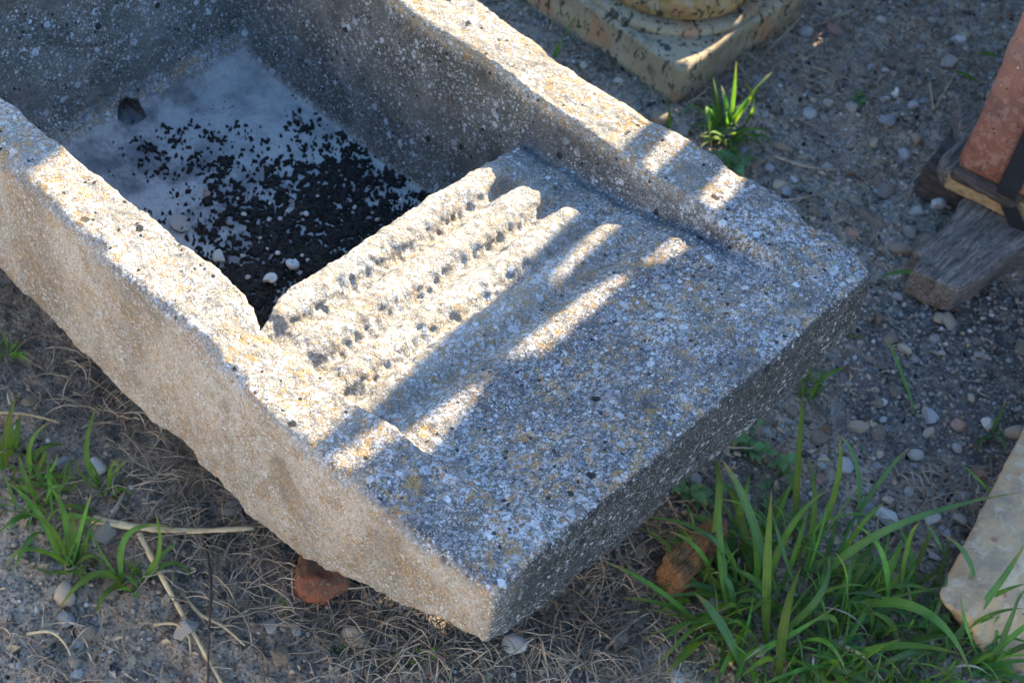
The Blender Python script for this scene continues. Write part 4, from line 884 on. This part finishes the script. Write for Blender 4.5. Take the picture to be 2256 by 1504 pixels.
# strap
def band(pts, wv_, th, mat):
    V, F = [], []
    for p, n_ in pts: 
        for s_ in (-1, 1):
            for k in (0, 1): V.append(Vector(p)+wv_*s_*.5+Vector(n_)*th*k)
    for i in range(len(pts)-1):
        a_ = i*4; b_ = a_+4; F += [(a_+1, a_+3, b_+3, b_+1), (a_, b_, b_+2, a_+2), (a_, a_+1, b_+1, b_), (a_+2, b_+2, b_+3, a_+3)]
    F += [(0, 2, 3, 1), tuple(len(pts)*4-4+k for k in (0, 1, 3, 2))]
    return mesh('strap', V, F, mat, False)
so_ = Vector((1.142, .142, 0))+ux*.080-vx*.0062; fn = -vx
st = link('strap', band([(so_+Vector((0, 0, 1.33)), fn), (so_+Vector((0, 0, .7)), fn), (so_+Vector((0, 0, .13)), fn), (so_+Vector((.002, 0, .115)), fn), (so_+vx*.012+Vector((0, 0, .102)), Vector((0, 0, -1))), (so_+vx*.020+ux*.03+Vector((0, 0, .06)), fn), (so_+vx*.03+ux*.06+Vector((0, 0, .012)), fn)], ux*.030, .002, M['strap']))
tag(st, 'black packing strap round the terracotta blocks', 'strap')

# ------------------------------------------------------------------ column base
cb = empty('column_base', (1.205, .722, 0)); tag(cb, 'weathered stone column base with a square plinth and round moulding', 'column base')
cx0, cy0 = 1.205, .722; ph = .072
pb = block('plinth', [(1.040, .557), (1.040, .887), (1.370, .887), (1.370, .557)], ph, -.01, M['column'], cb, .006, .003, .012)
def lathe(name, prof, mat, seg=96):
    V, F = [], []
    for r_, z_ in prof:
        for k in range(seg): a_ = k/seg*6.28318; V.append((r_*math.cos(a_), r_*math.sin(a_), z_))
    m_ = len(prof)
    for i in range(m_-1):
        for k in range(seg): F.append((i*seg+k, i*seg+(k+1) % seg, (i+1)*seg+(k+1) % seg, (i+1)*seg+k))
    F.append(tuple(range(seg-1, -1, -1))); F.append(tuple((m_-1)*seg+k for k in range(seg)))
    V = np.array(V); d = .0015*fbm(V, 40, 3); r_ = np.hypot(V[:, 0], V[:, 1])+1e-6; V[:, 0] *= 1+d/r_; V[:, 1] *= 1+d/r_
    return link(name, mesh(name, V, F, mat), cb)
lathe('lower_fillet', [(.156, ph-.004), (.158, ph+.004), (.156, ph+.010), (.150, ph+.013), (.120, ph+.014)], M['column'])
t_ = lathe('torus_moulding', [(.128, ph+.012)]+[(.128+.020*math.cos(q), ph+.044+.030*math.sin(q)) for q in np.linspace(-1.45, 1.45, 12)]+[(.118, ph+.076), (.112, ph+.086), (.108, ph+.11), (.10, ph+.112)], M['column'])
attr(t_.data, 'm_gold', np.ones(len(t_.data.vertices)))

# ------------------------------------------------------------------ added unseen shadow fence on the sunny side, notched to shape the sun patches
caster = empty('shadow_caster', (1.86, .4, 0)); tag(caster, 'added unseen shadow fence with uneven boards on the sunny side of the trough', 'caster')
FX = 1.86
def board(yz, name='board', dx=0, th=.018):
    """a board from its outline in the fence plane, list of (y, z)"""
    n = len(yz); V = [(FX+dx-1.86, p[0]-.4, p[1]) for p in yz]+[(FX+dx+th-1.86, p[0]-.4, p[1]) for p in yz]
    F = [tuple(range(n)), tuple(range(2*n-1, n-1, -1))]+[(i, n+i, n+(i+1) % n, (i+1) % n) for i in range(n)]
    me = mesh(name, V, F, M['caster_wood'], False); return link(name, me, caster)
# low boards, z up to about 1.12
yb = -1.10
ri = random.Random(2)
while yb < .36: board([(yb, -.02), (yb+.1219, -.02), (yb+.1219, 1.60+ri.uniform(-.02, .02)), (yb, 1.60)] if yb+.122 < .24 else [(yb, -.02), (yb+.1219, -.02), (yb+.1219, 1.12), (yb, 1.12)]); yb += .122
yb0 = yb
board([(yb0, -.02), (.5725, -.02), (.5725, .492), (.558, .498), (.558, .530), (.5725, .550), (.5725, 1.135), (.478, 1.135), (.478, 1.034), (.39, 1.032), (.39, 1.066), (.462, 1.074), (.462, 1.135), (yb0, 1.135)])
board([(.573, -.02), (.6605, -.02), (.6605, 1.125), (.573, 1.125), (.573, .550), (.615, .590), (.632, .572), (.590, .525), (.573, .492), (.573, .352), (.582, .345), (.582, .312), (.573, .305)])
board([(.661, -.02), (.7535, -.02), (.7535, 1.12), (.661, 1.12), (.661, .566), (.700, .582), (.697, .515), (.680, .475), (.661, .488)])
yb = .754
while yb < .93: board([(yb, -.02), (yb+.1015, -.02), (yb+.1015, 1.12), (yb, 1.12)]); yb += .102
board([(.958, -.02), (1.07, -.02), (1.075, 1.62), (.966, 1.62)])
yb = 1.078
while yb < 2.1: board([(yb, -.02), (yb+.1219, -.02), (yb+.1219, 1.6+ri.uniform(-.02, .02)), (yb, 1.6)]); yb += .122
# tall leaning pieces that throw the stripes
board([(.20, 1.0), (.372, 1.0), (.372, 1.10), (.358, 1.16), (.360, 1.19), (.371, 1.222), (.3905, 1.236), (.390, 1.250), (.391, 1.28), (.399, 1.34), (.4265, 1.362), (.4265, 1.374), (.416, 1.40), (.412, 1.46), (.444, 1.49), (.455, 1.60), (.20, 1.60)], dx=-.022)
board([(.386, 1.078), (.390, 1.155), (.387, 1.19), (.388, 1.222), (.3905, 1.236), (.4020, 1.250), (.415, 1.272), (.426, 1.34), (.4268, 1.362), (.4270, 1.374), (.434, 1.395), (.447, 1.45), (.461, 1.49), (.480, 1.53), (.484, 1.60), (.497, 1.60), (.497, 1.0), (.470, 1.0), (.470, 1.16), (.460, 1.275), (.450, 1.275), (.444, 1.16), (.444, 1.078)], dx=-.022)
board([(-1.1, .35), (2.1, .35), (2.1, .43), (-1.1, .43)], 'caster_rail', dx=.020, th=.03)
board([(-1.1, .95), (2.1, .95), (2.1, 1.03), (-1.1, 1.03)], 'caster_rail', dx=.020, th=.03)

# ------------------------------------------------------------------ added unseen pale wall, bouncing warm sun onto the trough
wl = link('bounce_wall', mesh('bounce_wall', [(x_, y_, z_) for x_ in (-3.4, -3.15) for y_ in (-3.0, 4.0) for z_ in (-.05, 1.7)], [(0, 1, 3, 2), (4, 6, 7, 5), (0, 4, 5, 1), (2, 3, 7, 6), (1, 5, 7, 3), (0, 2, 6, 4)], simple_stone('bounce_wall_pale', (.62, .56, .47), (.70, .64, .54), sc=6, vary=0), False))
tag(wl, 'added unseen pale wall behind the viewer, bouncing sun onto the trough', 'wall')
